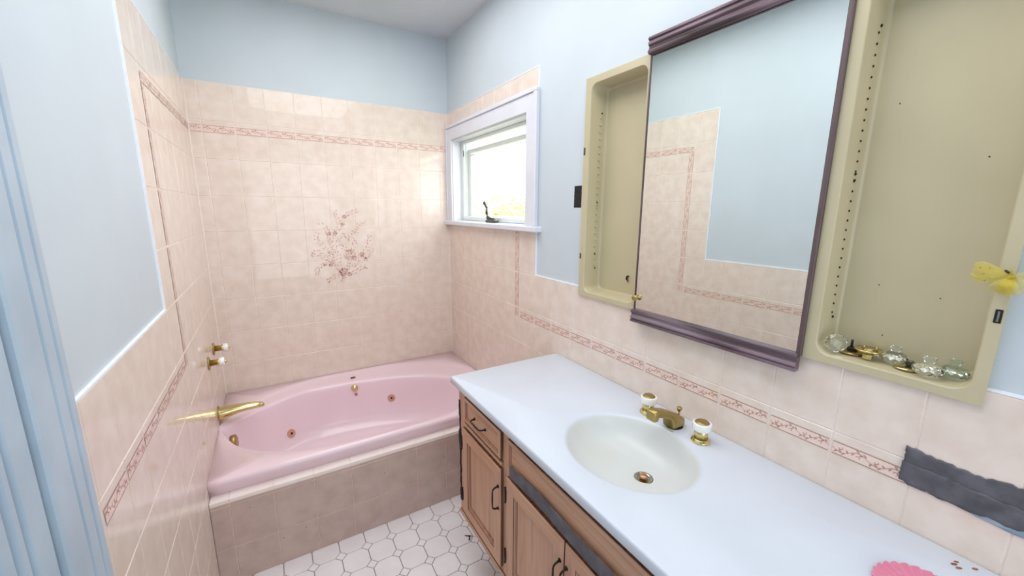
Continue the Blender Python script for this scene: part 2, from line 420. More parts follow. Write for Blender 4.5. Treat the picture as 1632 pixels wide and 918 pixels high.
# --- left wall
mb = MB()
panel(mb, LEFT, 0.15, [Y_FRONT, 0 + PT], [0, CEIL + .1], set(), 'paint', -PT)
LB = -1.966   # door casing starts here
for (a, b, c, d) in [(EDGE, 0, 0, ZT), (LB, EDGE, 0, zrow(5))]:
    mb.face([LEFT(a, c, -.0022), LEFT(b, c, -.0022), LEFT(b, d, -.0022), LEFT(a, d, -.0022)], 'grout')
tiles(mb, LEFT, side_us, all_vs, (EDGE, 0, 0, ZT))
tiles(mb, LEFT, side_us, all_vs, (LB, EDGE, 0, zrow(5)))
def bead(mb, mp, a, b, c, d, w=0.0005):
    mb.face([mp(a, c, w), mp(b, c, w), mp(b, d, w), mp(a, d, w)], 'caulk')
    for p, q in (((a, c), (b, c)), ((b, c), (b, d)), ((b, d), (a, d)), ((a, d), (a, c))):
        mb.face([mp(p[0], p[1], w), mp(q[0], q[1], w), mp(q[0], q[1], -PT), mp(p[0], p[1], -PT)], 'caulk')
def beads(mb, mp, far):
    bead(mb, mp, far, EDGE - .0045, zrow(5), zrow(5) + .0055)
    bead(mb, mp, EDGE - .0045, EDGE, zrow(5), ZT)
    bead(mb, mp, EDGE, 0, ZT, ZT + .003)
beads(mb, LEFT, LB)
side_border(mb, LEFT, LB)
# thin bead where the tiles end at the door casing
bead(mb, LEFT, LB - .003, LB, 0, zrow(5))
struct(mb.build('wall_left'))

# --- right wall with window opening, cabinet recess and cable hole
WY0, WY1, WZ0, WZ1 = -1.09, -.085, 1.56, 2.135
CY0, CY1, CZ0, CZ1 = -2.768, -1.565, 1.276, 2.16
HY0, HY1, HZ0, HZ1 = -1.522, -1.478, 1.657, 1.747
us = sorted([Y_FRONT, CY0, CY1, HY0, HY1, WY0, WY1, PT]); vs = sorted([0, CZ0, WZ0, HZ0, HZ1, WZ1, CZ1, CEIL + .1])
sk = set()
for i in range(len(us) - 1):
    for j in range(len(vs) - 1):
        cu, cv = (us[i] + us[i + 1]) / 2, (vs[j] + vs[j + 1]) / 2
        for (a, b, c, d) in ((WY0, WY1, WZ0, WZ1), (CY0, CY1, CZ0, CZ1), (HY0, HY1, HZ0, HZ1)):
            if a < cu < b and c < cv < d: sk.add((i, j))
mb = MB()
panel(mb, RIGHT, 0.15, us, vs, sk, 'paint', -PT)
WH = (-1.186, .01, 1.53, 2.235)      # under the window trim
CH = (-2.768, -1.565, 1.276, 2.2)    # inside the cabinet recess
for (a, b, c, d) in [(EDGE, 0, 0, WH[2]), (EDGE, 0, WH[3], ZT), (-3.4, EDGE, 0, CZ0), (CY1, EDGE, CZ0, zrow(5)), (-3.4, CY0, CZ0, zrow(5))]:
    mb.face([RIGHT(a, c, -.0022), RIGHT(b, c, -.0022), RIGHT(b, d, -.0022), RIGHT(a, d, -.0022)], 'grout')
tiles(mb, RIGHT, side_us, all_vs, (EDGE, 0, 0, ZT), [WH])
tiles(mb, RIGHT, side_us, all_vs, (-3.4, EDGE, 0, zrow(5)), [CH])
bead(mb, RIGHT, CY1, EDGE - .0045, zrow(5), zrow(5) + .0055)
bead(mb, RIGHT, -3.4, CY0 - .002, zrow(5), zrow(5) + .0055)
bead(mb, RIGHT, EDGE - .0045, EDGE, zrow(5), 1.53)
bead(mb, RIGHT, EDGE - .0045, EDGE, 2.235, ZT)
bead(mb, RIGHT, EDGE, 0, ZT, ZT + .003)
# border on this wall
side_border(mb, RIGHT, -3.1, skip_v=(1.53, 2.3), skip_u=True)
wr = struct(mb.build('wall_right'))
# ragged torn hole with its dark wall box
mb = MB()
mb.box(W + PT - .0005, W + .07, HY0 - .003, HY1 + .003, HZ0 - .003, HZ1 + .003, 'black')
rg = random.Random(5)
edge = []
for k in range(40):
    t = k / 40 * 4; s_ = int(t); f_ = t - s_
    y, z = [(HY0 + f_ * (HY1 - HY0), HZ0), (HY1, HZ0 + f_ * (HZ1 - HZ0)), (HY1 - f_ * (HY1 - HY0), HZ1), (HY0, HZ1 - f_ * (HZ1 - HZ0))][s_]
    edge.append((y + rg.uniform(-.004, .004), z + rg.uniform(-.004, .006)))
mb.face([(W + PT - .0012, y, z) for y, z in edge], 'black')
wb = mb.build('wall_box'); wb.parent = wr; wb['label'] = 'black ragged cable hole in the painted wall'

# --- front wall, ceiling, floor
mb = MB(); mb.box(-.16, W + .16, Y_FRONT - .12, Y_FRONT, 0, CEIL + .1, 'paint'); struct(mb.build('wall_front'))
mb = MB(); mb.box(-.16, W + .16, Y_FRONT - .12, .16, CEIL, CEIL + .12, 'ceil'); struct(mb.build('ceiling'))
mb = MB()
mb.box(-.16, W + .16, Y_FRONT - .12, .16, -.12, -.0022, 'fl_grout')
S = .1195; gx, gy = .358, -1.110
gp = .00125; h_ = .026
i0 = -4
for i in range(-4, 11):
    for j in range(-2, 27):
        cx, cy = gx + S * (i + .5), gy - S * (j + .5)
        hs = S / 2
        oct_ = [(hs, hs - h_), (hs - h_, hs), (-(hs - h_), hs), (-hs, hs - h_), (-hs, -(hs - h_)), (-(hs - h_), -hs), (hs - h_, -hs), (hs, -(hs - h_))]
        k = (hs - gp) / hs
        P = [(cx + x * k, cy + y * k) for x, y in oct_]
        P = [(min(max(x, 0), W), min(y, -.99)) for x, y in P]
        if max(p[0] for p in P) - min(p[0] for p in P) > .01 and max(p[1] for p in P) - min(p[1] for p in P) > .01:
            a = [(x, y, -.0022) for x, y in P]; c_ = (sum(p[0] for p in P) / 8, sum(p[1] for p in P) / 8)
            b = [(x + (c_[0] - x) * .02, y + (c_[1] - y) * .02, 0) for x, y in P]
            mb.grid([a, b], 'fl_tile', False, close_u=True); mb.face(b, 'fl_tile')
        dx, dy = gx + S * i, gy - S * j
        hh = h_ - gp * 1.4
        P = [(dx + hh, dy), (dx, dy + hh), (dx - hh, dy), (dx, dy - hh)]
        P = [(min(max(x, 0), W), min(y, -.99)) for x, y in P]
        if max(p[0] for p in P) - min(p[0] for p in P) > .01 and max(p[1] for p in P) - min(p[1] for p in P) > .01:
            a = [(x, y, -.0022) for x, y in P]; b = [(x + (dx - x) * .05, y + (dy - y) * .05, 0) for x, y in P]
            mb.grid([a, b], 'fl_tile', False, close_u=True); mb.face(b, 'fl_tile')
struct(mb.build('floor'))

# ------------------------------------------------------------------ door casing and door on the left wall
def vprofile(mb, prof, z0, z1, mat, smooth=False):
    a = [(x, y, z0) for x, y in prof]; b = [(x, y, z1) for x, y in prof]
    mb.grid([a, b], mat, smooth); mb.face(a, mat); mb.face(b[::-1], mat)
mb = MB()
pr_ = [(-.006, LB - .003), (.004, LB - .004), (.008, LB - .010), (.010, LB - .024), (.013, LB - .034), (.018, LB - .040), (.019, LB - .060), (.0125, LB - .064), (.012, LB - .067), (.0195, LB - .072),
       (.020, LB - .100), (.0135, LB - .104), (.013, LB - .107), (.0205, LB - .112), (.021, LB - .142), (.024, LB - .150), (.024, LB - .178), (.021, LB - .184), (-.006, LB - .185)]
vprofile(mb, pr_, 0, 2.12, 'door_paint')
struct(mb.build('trim_1'))
mb = MB()
D0 = LB - .192
pr_ = [(-.006, D0), (.014, D0), (.017, D0 - .004), (.017, D0 - .046), (.007, D0 - .050), (.007, D0 - .056), (.016, D0 - .060), (.016, D0 - .070), (.006, D0 - .074), (.006, D0 - .080), (.015, D0 - .086), (.015, D0 - .105),
       (.011, D0 - .109), (.011, D0 - .117), (.015, D0 - .121), (.015, D0 - .62), (.011, D0 - .625), (.011, D0 - .633), (.017, D0 - .638), (.017, D0 - .72), (-.006, D0 - .72)]
vprofile(mb, pr_, .01, 2.05, 'door_paint')
mb.box(-.006, .02, LB - .185, D0 - .78, 2.06, 2.12, 'door_paint', .003); mb.box(-.0065, .001, D0, LB - .185, .01, 2.06, 'gap')  # dark strip paints the shade in the gap beside the casing
struct(mb.build('door_1'))

# ------------------------------------------------------------------ window
win = bpy.data.objects.new('window_1', None); C.objects.link(win); win.location = (W, -.6, 1.55); struct(win)
def wpart(mb, name, label=None): return part(mb, name, win, label)
mb = MB()   # casing boards with a raised outer band
c0 = W + PT; 
mb.box(W - .012, c0, -.085, -.006, 1.557, 2.235, 'trim', .002)
mb.box(W - .012, c0, -1.186, -1.09, 1.557, 2.235, 'trim', .002)
mb.box(W - .012, c0, -1.09, -.085, 2.135, 2.235, 'trim', .002)
mb.box(W - .020, W - .010, -1.192, -.002, 2.218, 2.240, 'trim', .003)
mb.box(W - .020, W - .010, -1.192, -1.165, 1.557, 2.218, 'trim', .003)
mb.box(W - .020, W - .010, -.020, -.002, 1.557, 2.218, 'trim', .003)
wpart(mb, 'window_casing')
mb = MB(); mb.box(W - .040, W + .07, -1.222, -.002, 1.527, 1.558, 'trim', .005)
wpart(mb, 'window_sill')
mb = MB()   # jamb lining
JD = W + .15
mb.box(W, JD, -.094, -.0852, 1.558, 2.135, 'trim'); mb.box(W, JD, -1.0898, -1.081, 1.558, 2.135, 'trim')
mb.box(W, JD, -1.081, -.094, 2.126, 2.1348, 'trim'); mb.box(W + .07, JD, -1.081, -.094, 1.5602, 1.568, 'trim')
wpart(mb, 'window_jamb')
mb = MB()   # fixed frame
FX = W + .066
mb.box(FX, FX + .03, -.135, -.094, 1.568, 2.126, 'vinyl', .003); mb.box(FX, FX + .03, -1.081, -1.05, 1.568, 2.126, 'vinyl', .003)
mb.box(FX, FX + .03, -1.05, -.135, 1.562, 1.592, 'vinyl', .003)
mb.box(FX, FX + .03, -1.05, -.135, 2.104, 2.126, 'vinyl', .003)
mb.box(FX + .02, FX + .075, -.140, -.135, 1.592, 2.104, 'vinyl')
wpart(mb, 'window_frame')
mb = MB()   # sash dropped a little from the head so daylight shows above it
SX = FX + .036
mb.box(SX, SX + .03, -.185, -.142, 1.580, 2.070, 'vinyl', .003); mb.box(SX, SX + .03, -1.075, -1.045, 1.580, 2.070, 'vinyl', .003)
mb.box(SX, SX + .03, -1.045, -.185, 1.575, 1.602, 'vinyl', .003); mb.box(SX, SX + .03, -1.045, -.185, 2.040, 2.070, 'vinyl', .003)
sash = wpart(mb, 'window_sash')
mb = MB(); mb.box(SX + .012, SX + .016, -1.046, -.184, 1.600, 2.042, 'pane'); g = mb.build('glass_pane'); g.parent = sash; g.location = -sash.location - win.location
mb = MB(); mb.tube([(SX - .002, -.190, 2.025), (SX - .002, -1.045, 2.025)], .0022, 'seal', 6)
mb.tube([(FX - .003, -.142, 2.06), (FX - .003, -.142, 2.02)], .003, 'seal', 6)
wpart(mb, 'window_stay')
# crank operator
mb = MB()
mb.box(W + .008, W + .05, -.700, -.585, 1.558, 1.578, 'bronze', .006)
mb.box(W + .014, W + .044, -.645, -.595, 1.570, 1.582, 'bronze', .005)
mb.tube([(W + .028, -.690, 1.575), (W + .028, -.665, 1.586), (W + .028, -.640, 1.582)], .005, 'bronze', 8)
cr = wpart(mb, 'crank_operator', 'dark bronze crank on the window sill')
mb = MB()
mb.tube([(W + .028, -.615, 1.578), (W + .028, -.585, 1.592), (W + .028, -.572, 1.615), (W + .028, -.570, 1.645), (W + .028, -.562, 1.658)], [.014, .012, .010, .0085, .008], 'bronze', 10)
mb.tube([(W + .028, -.572, 1.650), (W + .028, -.555, 1.668), (W + .028, -.535, 1.688)], [.007, .009, .011], 'bronze', 10)
h = mb.build('crank_handle'); h.parent = cr; h.location = -cr.location - win.location

# ------------------------------------------------------------------ bathtub
def catmull(pts, n):
    out = []
    N = len(pts)
    for i in range(N):
        p0, p1, p2, p3 = pts[(i - 1) % N], pts[i], pts[(i + 1) % N], pts[(i + 2) % N]
        for t in range(n):
            k = t / n
            out.append(tuple(.5 * ((2 * p1[c]) + (-p0[c] + p2[c]) * k + (2 * p0[c] - 5 * p1[c] + 4 * p2[c] - p3[c]) * k * k + (-p0[c] + 3 * p1[c] - 3 * p2[c] + p3[c]) * k ** 3) for c in (0, 1)))
    return out
def polar(curve, cx, cy):
    ps = sorted([(math.atan2(y - cy, x - cx), math.hypot(x - cx, y - cy)) for x, y in curve])
    def f(t):
        t = (t + PI) % (2 * PI) - PI
        for i in range(len(ps)):
            a0, r0 = ps[i - 1]; a1, r1 = ps[i]
            if i == 0: a0 -= 2 * PI
            if a0 <= t <= a1: return r0 + (r1 - r0) * (t - a0) / (a1 - a0 + 1e-12)
        a0, r0 = ps[-1]; a1, r1 = ps[0]; a1 += 2 * PI
        return r0 + (r1 - r0) * (t - a0) / (a1 - a0)
    return f
def rect_r(t, cx, cy, x0, x1, y0, y1):
    c, s = math.cos(t), math.sin(t); r = 1e9
    if c > 1e-9: r = min(r, (x1 - cx) / c)
    if c < -1e-9: r = min(r, (x0 - cx) / c)
    if s > 1e-9: r = min(r, (y1 - cy) / s)
    if s < -1e-9: r = min(r, (y0 - cy) / s)
    return r
TX0, TX1, TY0, TY1, TZ = .0006, W - .0006, -.984, -.0021, .492
tcx, tcy = .72, -.56
opening = catmull([(.014, -.468), (.058, -.408), (.215, -.284), (.40, -.190), (.56, -.172), (.71, -.184), (.966, -.236), (1.20, -.335), (1.36, -.49), (1.41, -.64), (1.35, -.79),
                   (1.195, -.885), (1.0, -.921), (.79, -.930), (.515, -.918), (.354, -.882), (.2, -.797), (.115, -.718), (.066, -.635), (.034, -.55)], 6)
of = polar(opening, tcx, tcy)
outer = [(.77 + .76 * math.cos(t), -.50 + .50 * math.sin(t)) for t in [2 * PI * k / 120 for k in range(120)]]
pf = polar(outer, tcx, tcy)
ang = sorted([2 * PI * k / 144 - PI for k in range(144)] + [math.atan2(y - tcy, x - tcx) for x in (TX0, TX1) for y in (TY0, TY1)])
def pr3(t, r, z): return (tcx + r * math.cos(t), tcy + r * math.sin(t), z)
def clampr(t, r, ins): return min(r, rect_r(t, tcx, tcy, TX0 + ins, TX1 - ins, TY0 + ins, TY1 - ins))
LZ_ = .415
rows = []
def rim_rect(ins, z):
    row = [pr3(t, rect_r(t, tcx, tcy, TX0, TX1, TY0, TY1), z) for t in ang]
    rows.append([(x, max(y, TY0 + ins), z_) for x, y, z_ in row])
rim_rect(.022, LZ_ + .0008); rim_rect(.020, LZ_ + .014); rim_rect(.008, TZ - .046); rim_rect(0, TZ - .026); rim_rect(.003, TZ - .012); rim_rect(.009, TZ - .004); rim_rect(.018, TZ)
def ringmix(k, z, dz=0):
    """k=1: plateau oval, k=0: basin opening"""
    row = []
    for t in ang:
        ro, ri = clampr(t, pf(t), .022), of(t)
        ro = max(ro, ri + .012)
        row.append(pr3(t, ri + (ro - ri) * k, z))
    rows.append(row)
ringmix(1.0, TZ); ringmix(.93, TZ - .0015); ringmix(.86, TZ - .005); ringmix(.78, TZ - .008); ringmix(.4, TZ - .011); ringmix(.12, TZ - .013); ringmix(.0, TZ - .017)
bx, by = .66, -.56
def ringin(s, z, shift=0):
    row = []
    for t in ang:
        r = of(t); x = tcx + r * math.cos(t); y = tcy + r * math.sin(t)
        cx_ = tcx + (bx - tcx) * (1 - s); 
        row.append((cx_ + (x - tcx) * s, tcy + (y - tcy) * s, z))
    rows.append(row)
BZ = .155
for s, z in [(.990, TZ - .026), (.982, TZ - .04), (.97, TZ - .08), (.945, TZ - .14), (.91, TZ - .20), (.865, TZ - .255), (.81, TZ - .295), (.73, TZ - .322), (.60, TZ - .334), (.40, BZ), (.2, BZ - .001)]: ringin(s, z)
mb = MB(); mb.grid(rows, 'tub', True, close_u=True); mb.face(rows[-1], 'tub', True)
tub = thing('bathtub', (tcx, tcy, 0), 'pink oval whirlpool bathtub set into the tiled alcove under the window', 'bathtub')
# non-slip patch and label
part(mb, 'tub_shell', tub)
def axisT(p, d, roll=0):
    d = Vector(d).normalized(); q = d.to_track_quat('Z', 'Y')
    return Matrix.Translation(Vector(p)) @ q.to_matrix().to_4x4()
def basin_pt(xw, zz, back=True):
    """a point on the basin wall at world x and height z (back side), with outward normal into the basin"""
    prof = [(0, TZ - .017), (.01, TZ - .026), (.018, TZ - .04), (.03, TZ - .08), (.055, TZ - .14), (.09, TZ - .20), (.135, TZ - .255), (.19, TZ - .295)]
    for (a, z0), (b, z1) in zip(prof, prof[1:]):
        if z1 <= zz <= z0: s = 1 - (a + (b - a) * (z0 - zz) / (z0 - z1)); sl = (b - a) / (z0 - z1); break
    best = None
    for k in range(721):
        t = -PI + k * 2 * PI / 720; r = of(t); y = tcy + r * math.sin(t) * s; x = tcx + (bx - tcx) * (1 - s) + r * math.cos(t) * s
        if back and y < tcy: continue
        if best is None or abs(x - xw) < best[0]: best = (abs(x - xw), x, y, t, s)
    _, x, y, t, s = best
    r1 = of(t - .03); r2 = of(t + .03)
    tx, ty = r2 * math.cos(t + .03) - r1 * math.cos(t - .03), r2 * math.sin(t + .03) - r1 * math.sin(t - .03)
    n = Vector((-ty, tx, 0)).normalized(); R_ = of(t)
    n = n if n.dot(Vector((tcx - x, tcy - y, 0))) > 0 else -n
    n = (n + Vector((0, 0, sl * R_))).normalized()
    return Vector((x, y, zz)), n
for jx, jz in ((.325, .262), (.955, .335)):
    p, n = basin_pt(jx, jz); T = axisT(p - n * .002, n)
    mb = MB(); mb.lathe([(.0245, 0), (.026, .004), (.024, .007), (.020, .0075), (.018, .004), (.0155, .004), (.014, .009), (.011, .010), (.008, .005)], 'jet', T)
    j = part(mb, 'whirlpool_jet', tub, 'copper coloured water jet')
    mb = MB(); mb.lathe([(.0001, .0075), (.007, .008)], 'hole', T @ Matrix.Translation((.001, -.001, 0)), 16)
    q = mb.build('nozzle'); q.parent = j; q.location = -tub.location
p, n = basin_pt(.728, .438); T = axisT(p - n * .002, n)
mb = MB(); mb.lathe([(.022, 0), (.023, .006), (.0215, .012), (.016, .017), (.010, .018), (.009, .022), (.0, .023)], 'brass', T)
part(mb, 'air_control', tub, 'round brass air control knob')
p, n = basin_pt(.732, .392); T = axisT(p - n * .002, n)
mb = MB(); mb.lathe([(.009, 0), (.010, .004), (.008, .006), (.005, .0045)], 'copper', T, 16)
part(mb, 'suction_button', tub)
mb = MB(); T = Matrix.Translation((.733, -.122, TZ - .0085)) @ Matrix.Rotation(.08, 4, 'Z')
mb.box(-.015, .015, -.010, .010, 0, .003, 'gap', .001, T=lambda p: T @ Vector(p)); mb.box(-.011, .011, -.005, .005, .003, .0035, 'chrome', 0, T=lambda p: T @ Vector(p))
part(mb, 'rating_plate', tub, 'small dark plate on the rear rim')
# brass overflow on the near left end of the basin
def basin_end(t, zz, s):
    r = of(t); return Vector((tcx + (bx - tcx) * (1 - s) + r * math.cos(t) * s, tcy + r * math.sin(t) * s, zz))
p = basin_end(PI - .05, .424, .955); n = Vector((1, -.10, .12)).normalized(); T = axisT(p - n * .002, n)
mb = MB(); mb.lathe([(.036, 0), (.036, .020), (.033, .024), (.012, .025), (.0, .0255)], 'brass_dull', T)
part(mb, 'overflow_plate', tub, 'brass overflow plate')
mb = MB(); mb.lathe([(.0, .002), (.022, .002), (.026, .004), (.030, .001), (.030, 0)], 'brass_dull', Matrix.Translation((.30, -.56, BZ)))
part(mb, 'drain', tub)

# tub surround: tiled front with ledge
mb = MB()
AY = -1.014; LZ = .415
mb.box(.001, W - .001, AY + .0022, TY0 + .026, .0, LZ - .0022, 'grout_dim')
acols = [.07 + .1647 * i for i in range(-1, 10)]
def APR(u, v, w): return (u, AY - w, v)
tiles(mb, APR, acols, [0, .175, .382, .4155], (.001, W - .001, .002, .3955), mat='apron_shaded', gm='grout_dim')
tiles(mb, APR, acols, [.3955, .4155], (.001, W - .001, .3955, .4155), mat='ledge', gm='grout')
def LED(u, v, w): return (u, v, LZ + w)
tiles(mb, LED, acols, [AY - .0005, TY0 + .026], (.001, W - .001, AY - .0005, TY0 + .026), mat='ledge', gm='grout')
for (x, z) in [(.139, .345), (.252, .135), (.345, .150), (1.05, .28), (.72, .30)]:
    mb.face([(x + .0022 * math.cos(k), AY - .0012, z + .0022 * math.sin(k)) for k in [i * PI / 4 for i in range(8)]], 'hole')
o = mb.build('tub_surround')
tag(o, 'pink tiled front wall darkened to look shaded, with ledge lightened to look lit, below the bathtub', 'tub surround')

# spout and valves on the left wall
sp = thing('tub_spout', (0, -.418, .554), 'long brass tub spout reaching from the left tiled wall over the bathtub', 'faucet')
mb = MB()
path = [(0.0, -.001), (.012, -.001), (.05, .002), (.09, .005), (.13, .006), (.17, .005), (.195, .002), (.208, -.002), (.213, -.005)]
rad = [.0375, .037, .0335, .029, .025, .022, .019, .0145, .005]
rows = []
for (x, dz), r in zip(path, rad):
    rows.append([(x, -.418 + r * 1.0 * math.cos(a), .554 + dz + r * (.85 if math.sin(a) > 0 else 1.0) * math.sin(a) + (0.004 if math.sin(a) < 0 and x > .08 else 0)) for a in [2 * PI * k / 24 for k in range(24)]])
mb.grid(rows, 'brass', True, close_u=True); mb.face(rows[0][::-1], 'brass'); mb.face(rows[-1], 'brass')
part(mb, 'spout_body', sp)
mb = MB(); mb.lathe([(.0375, 0), (.0395, .002), (.0385, .005), (.036, .006)], 'brass_dull', axisT((.0, -.418, .554), (1, 0, 0)))
part(mb, 'wall_collar', sp)
def valve(y, z, lab):
    t = thing('tub_valve', (0, y, z), lab, 'tap', 'tub valves on the left wall')
    T = axisT((0, y, z), (1, 0, 0))
    mb = MB(); mb.lathe([(.033, 0), (.034, .003), (.031, .006), (.020, .008)], 'brass_dull', T); part(mb, 'escutcheon', t)
    mb = MB(); mb.lathe([(.0155, .007), (.0155, .038), (.018, .039), (.018, .048)], 'brass', T); part(mb, 'stem', t)
    mb = MB(); mb.lathe([(.010, .046), (.0215, .0465), (.0225, .049), (.0225, .066), (.021, .068), (.010, .068)], 'white_por', T); k = part(mb, 'handle', t, 'white porcelain handle ring')
    mb = MB(); mb.lathe([(.0085, .067), (.0095, .073), (.007, .077), (.0, .078)], 'brass', T, 16); c = mb.build('end_cap'); c.parent = k; c.location = -t.location
    return t
valve(-.494, .865, 'nearer of two brass and white tub taps on the left tiled wall')
valve(-.269, .872, 'farther of two brass and white tub taps, closer to the back wall')

# ------------------------------------------------------------------ vanity cabinet
FXV = .97
VY0, VY1, VZ0, VZ1 = -2.93, -1.425, .268, .894
van = thing('vanity_cabinet', (1.25, -2.17, 0), 'long worn oak vanity cabinet with black pulls beneath the white countertop', 'cabinet')
mb = MB()
mb.box(FXV + .02, W - .003, VY1 - .018, VY1, VZ0, VZ1, 'oak_v'); mb.box(FXV + .02, W - .003, VY0, VY0 + .018, VZ0, VZ1, 'oak_v')
mb.box(FXV + .02, W - .003, VY0, VY1, VZ0, VZ0 + .016, 'oak_h')
part(mb, 'carcass', van)
mb = MB(); mb.box(1.25, 1.268, VY0 + .01, VY1 - .02, .001, VZ0, 'kick'); mb.box(1.268, W - .003, VY1 - .038, VY1 - .02, .001, VZ0, 'kick'); part(mb, 'kick_board', van)
mb = MB()   # face frame: stiles and rails with a dark sheet painted as shade behind doors
def fr(y0, y1, z0, z1, m_): mb.box(FXV, FXV + .02, y0, y1, z0, z1, m_, .0015)
for a, b in ((-1.492, VY1), (-1.860, -1.812), (-2.545, -2.488), (VY0, -2.868)): fr(a, b, VZ0, VZ1, 'oak_v')
for a, b in ((-1.812, -1.492), (-2.488, -1.860), (-2.868, -2.545)):
    fr(a, b, VZ0, .325, 'oak_h'); fr(a, b, .718, .775, 'oak_h'); fr(a, b, .872, VZ1, 'oak_h')
fr(-2.205, -2.165, .325, .718, 'oak_v')
mb.box(FXV + .0205, FXV + .024, VY0 + .01, VY1 - .01, VZ0 + .01, VZ1 - .01, 'gap')
mb.box(FXV - .007, FXV, VY0, VY1, .883, VZ1, 'oak_h', .002)      # oak strip below the top, darker line under it
mb.box(FXV - .0035, FXV, VY0, VY1, .876, .8815, 'oak_groove')
mb.box(FXV - .006, FXV, VY0, VY1, VZ0, VZ0 + .020, 'oak_h', .002)
part(mb, 'face_frame', van)
def stepped(mb, y0, y1, z0, z1, steps, mats, x0, field='oak_v'):
    rings = []
    for ins, hgt in steps: rings.append([(x0 - hgt, y0 + ins, z0 + ins), (x0 - hgt, y1 - ins, z0 + ins), (x0 - hgt, y1 - ins, z1 - ins), (x0 - hgt, y0 + ins, z1 - ins)])
    for i in range(len(rings) - 1):
        a, b = rings[i], rings[i + 1]
        for k in range(4):
            k2 = (k + 1) % 4; m_ = mats[i]
            if m_ == 'oak': m_ = 'oak_h' if k in (0, 2) else 'oak_v'
            mb.face([a[k], a[k2], b[k2], b[k]], m_)
    mb.face(rings[-1], field); mb.face(rings[0][::-1], field)
DX = FXV - .0005
def pull(pts_y, pts_z, parent, vertical):
    mb = MB(); X = FXV - .0155
    (y0, y1), (z0, z1) = pts_y, pts_z
    A = (X, y0, z0); B = (X, y1, z1)
    dy, dz = y1 - y0, z1 - z0; L_ = math.hypot(dy, dz); uy, uz = dy / L_, dz / L_
    pp = []
    for s_, o_ in ((0, 0), (.0015, .008), (.004, .017), (.009, .0225), (.016, .024), (L_ / 2, .0245), (L_ - .016, .024), (L_ - .009, .0225), (L_ - .004, .017), (L_ - .0015, .008), (L_, 0)):
        pp.append((X - o_, y0 + uy * s_, z0 + uz * s_))
    mb.tube(pp, [.0042, .0034, .0032, .003, .0028, .0034, .0028, .003, .0032, .0034, .0042], 'iron', 8)
    for P_ in (A, B): mb.lathe([(.0065, 0), (.0065, .002), (.004, .0035)], 'iron', axisT(P_, (-1, 0, 0)), 12)
    h_ = mb.build('handle'); h_.parent = parent; h_.location = -van.location; h_['label'] = 'black iron pull'
def hinge(y, z, parent):
    mb = MB(); mb.tube([(FXV - .017, y, z - .026), (FXV - .017, y, z + .026)], .0034, 'iron', 8)
    mb.box(FXV - .0175, FXV - .0135, y - .007, y + .007, z - .020, z + .020, 'iron', .001)
    for q in (-.03, .03): mb.lathe([(.0, -.004), (.0042, 0), (.0, .004)], 'iron', Matrix.Translation((FXV - .017, y, z + q)), 8)
    h_ = mb.build('hinge'); h_.parent = parent; h_.location = -van.location; h_['label'] = 'black iron hinge'
DS = [(0, 0), (0, .012), (.003, .015), (.048, .015), (.050, .012), (.052, .0105), (.060, .0065), (.062, .005)]
DM = ['oak_groove', 'oak', 'oak', 'oak_groove', 'oak', 'oak_mid', 'oak_groove']
def door(y0, y1, hinge_side, handle_side):
    mb = MB(); stepped(mb, y0, y1, .315, .728, DS, DM, DX)
    d = part(mb, 'door', van)
    yh = y1 - .012 if handle_side > 0 else y0 + .014
    pull((yh, yh), (.562, .654), d, True)
    yq = (y1 + .003) if hinge_side > 0 else (y0 - .003)
    for z in (.405, .655): hinge(yq, z, d)
door(-1.817, -1.486, 1, -1)
door(-2.181, -1.860, 1, -1)
door(-2.500, -2.186, -1, 1)
door(-2.870, -2.545, -1, 1)
WS = [(0, 0), (0, .011), (.003, .014), (.012, .014), (.014, .011), (.020, .008), (.0215, .007)]
WM = ['oak_groove', 'oak', 'oak', 'oak_mid', 'oak_mid', 'oak_groove']
for y0, y1 in ((-1.812, -1.505), (-2.87, -2.545)):
    mb = MB(); stepped(mb, y0, y1, .768, .874, WS, WM, DX, 'oak_h')
    d = part(mb, 'drawer', van); c_ = (y0 + y1) / 2
    pull((c_ - .046, c_ + .046), (.828, .828), d, False)
mb = MB(); stepped(mb, -2.50, -1.862, .768, .874, WS, WM, DX, 'oak_h'); part(mb, 'false_drawer_front', van)
mb = MB()
mb.box(FXV - .010, FXV, -1.815, -1.492, .738, .752, 'oak_h', .003); mb.box(FXV - .006, FXV, -1.815, -1.492, .752, .760, 'oak_groove', .001)
part(mb, 'rail_moulding', van)

# grey tape over the vanity rail
def ribbon(mb, path, widths, T, mat, th=.0012, seed=1, wrinkle=.001, nv=8, rag=.0015):
    """flat tape: path of (s, t) centre points; local x along, y across, z off the surface"""
    r = random.Random(seed); n = len(path)
    top = []
    for i in range(n):
        x, y = path[i]; w_ = widths[i]
        row = []; cr_ = wrinkle * 1.8 if r.random() < .28 else 0; ph_ = r.uniform(0, 3)
        for j in range(nv + 1):
            f_ = j / nv - .5
            row.append((x + r.uniform(-rag, rag) * .4, y + f_ * w_ + (r.uniform(-rag, rag) if j in (0, nv) else 0), th + ((abs(r.gauss(0, wrinkle * .35)) + cr_ * (.6 + .4 * math.sin(j + ph_))) if 0 < j < nv else 0)))
        top.append(row)
    mb.grid([[T @ Vector(p) for p in row] for row in top], mat, True)
    ring = [p for p in top[0]] + [row[-1] for row in top[1:]] + top[-1][-2::-1] + [row[0] for row in top[-2:0:-1]]
    mb.grid([[T @ Vector(p) for p in ring], [T @ Vector((p[0], p[1], 0)) for p in ring]], mat, False, close_u=True)
    mb.face([T @ Vector((p[0], p[1], 0)) for p in ring][::-1], mat)
TV = Matrix(((0, 0, -1, FXV - .0160), (1, 0, 0, 0), (0, 1, 0, 0), (0, 0, 0, 1)))
tp = thing('tape_strip', (FXV - .016, -2.2, .77), 'dark grey cloth tape strip stuck along the vanity rail under the countertop', 'tape')
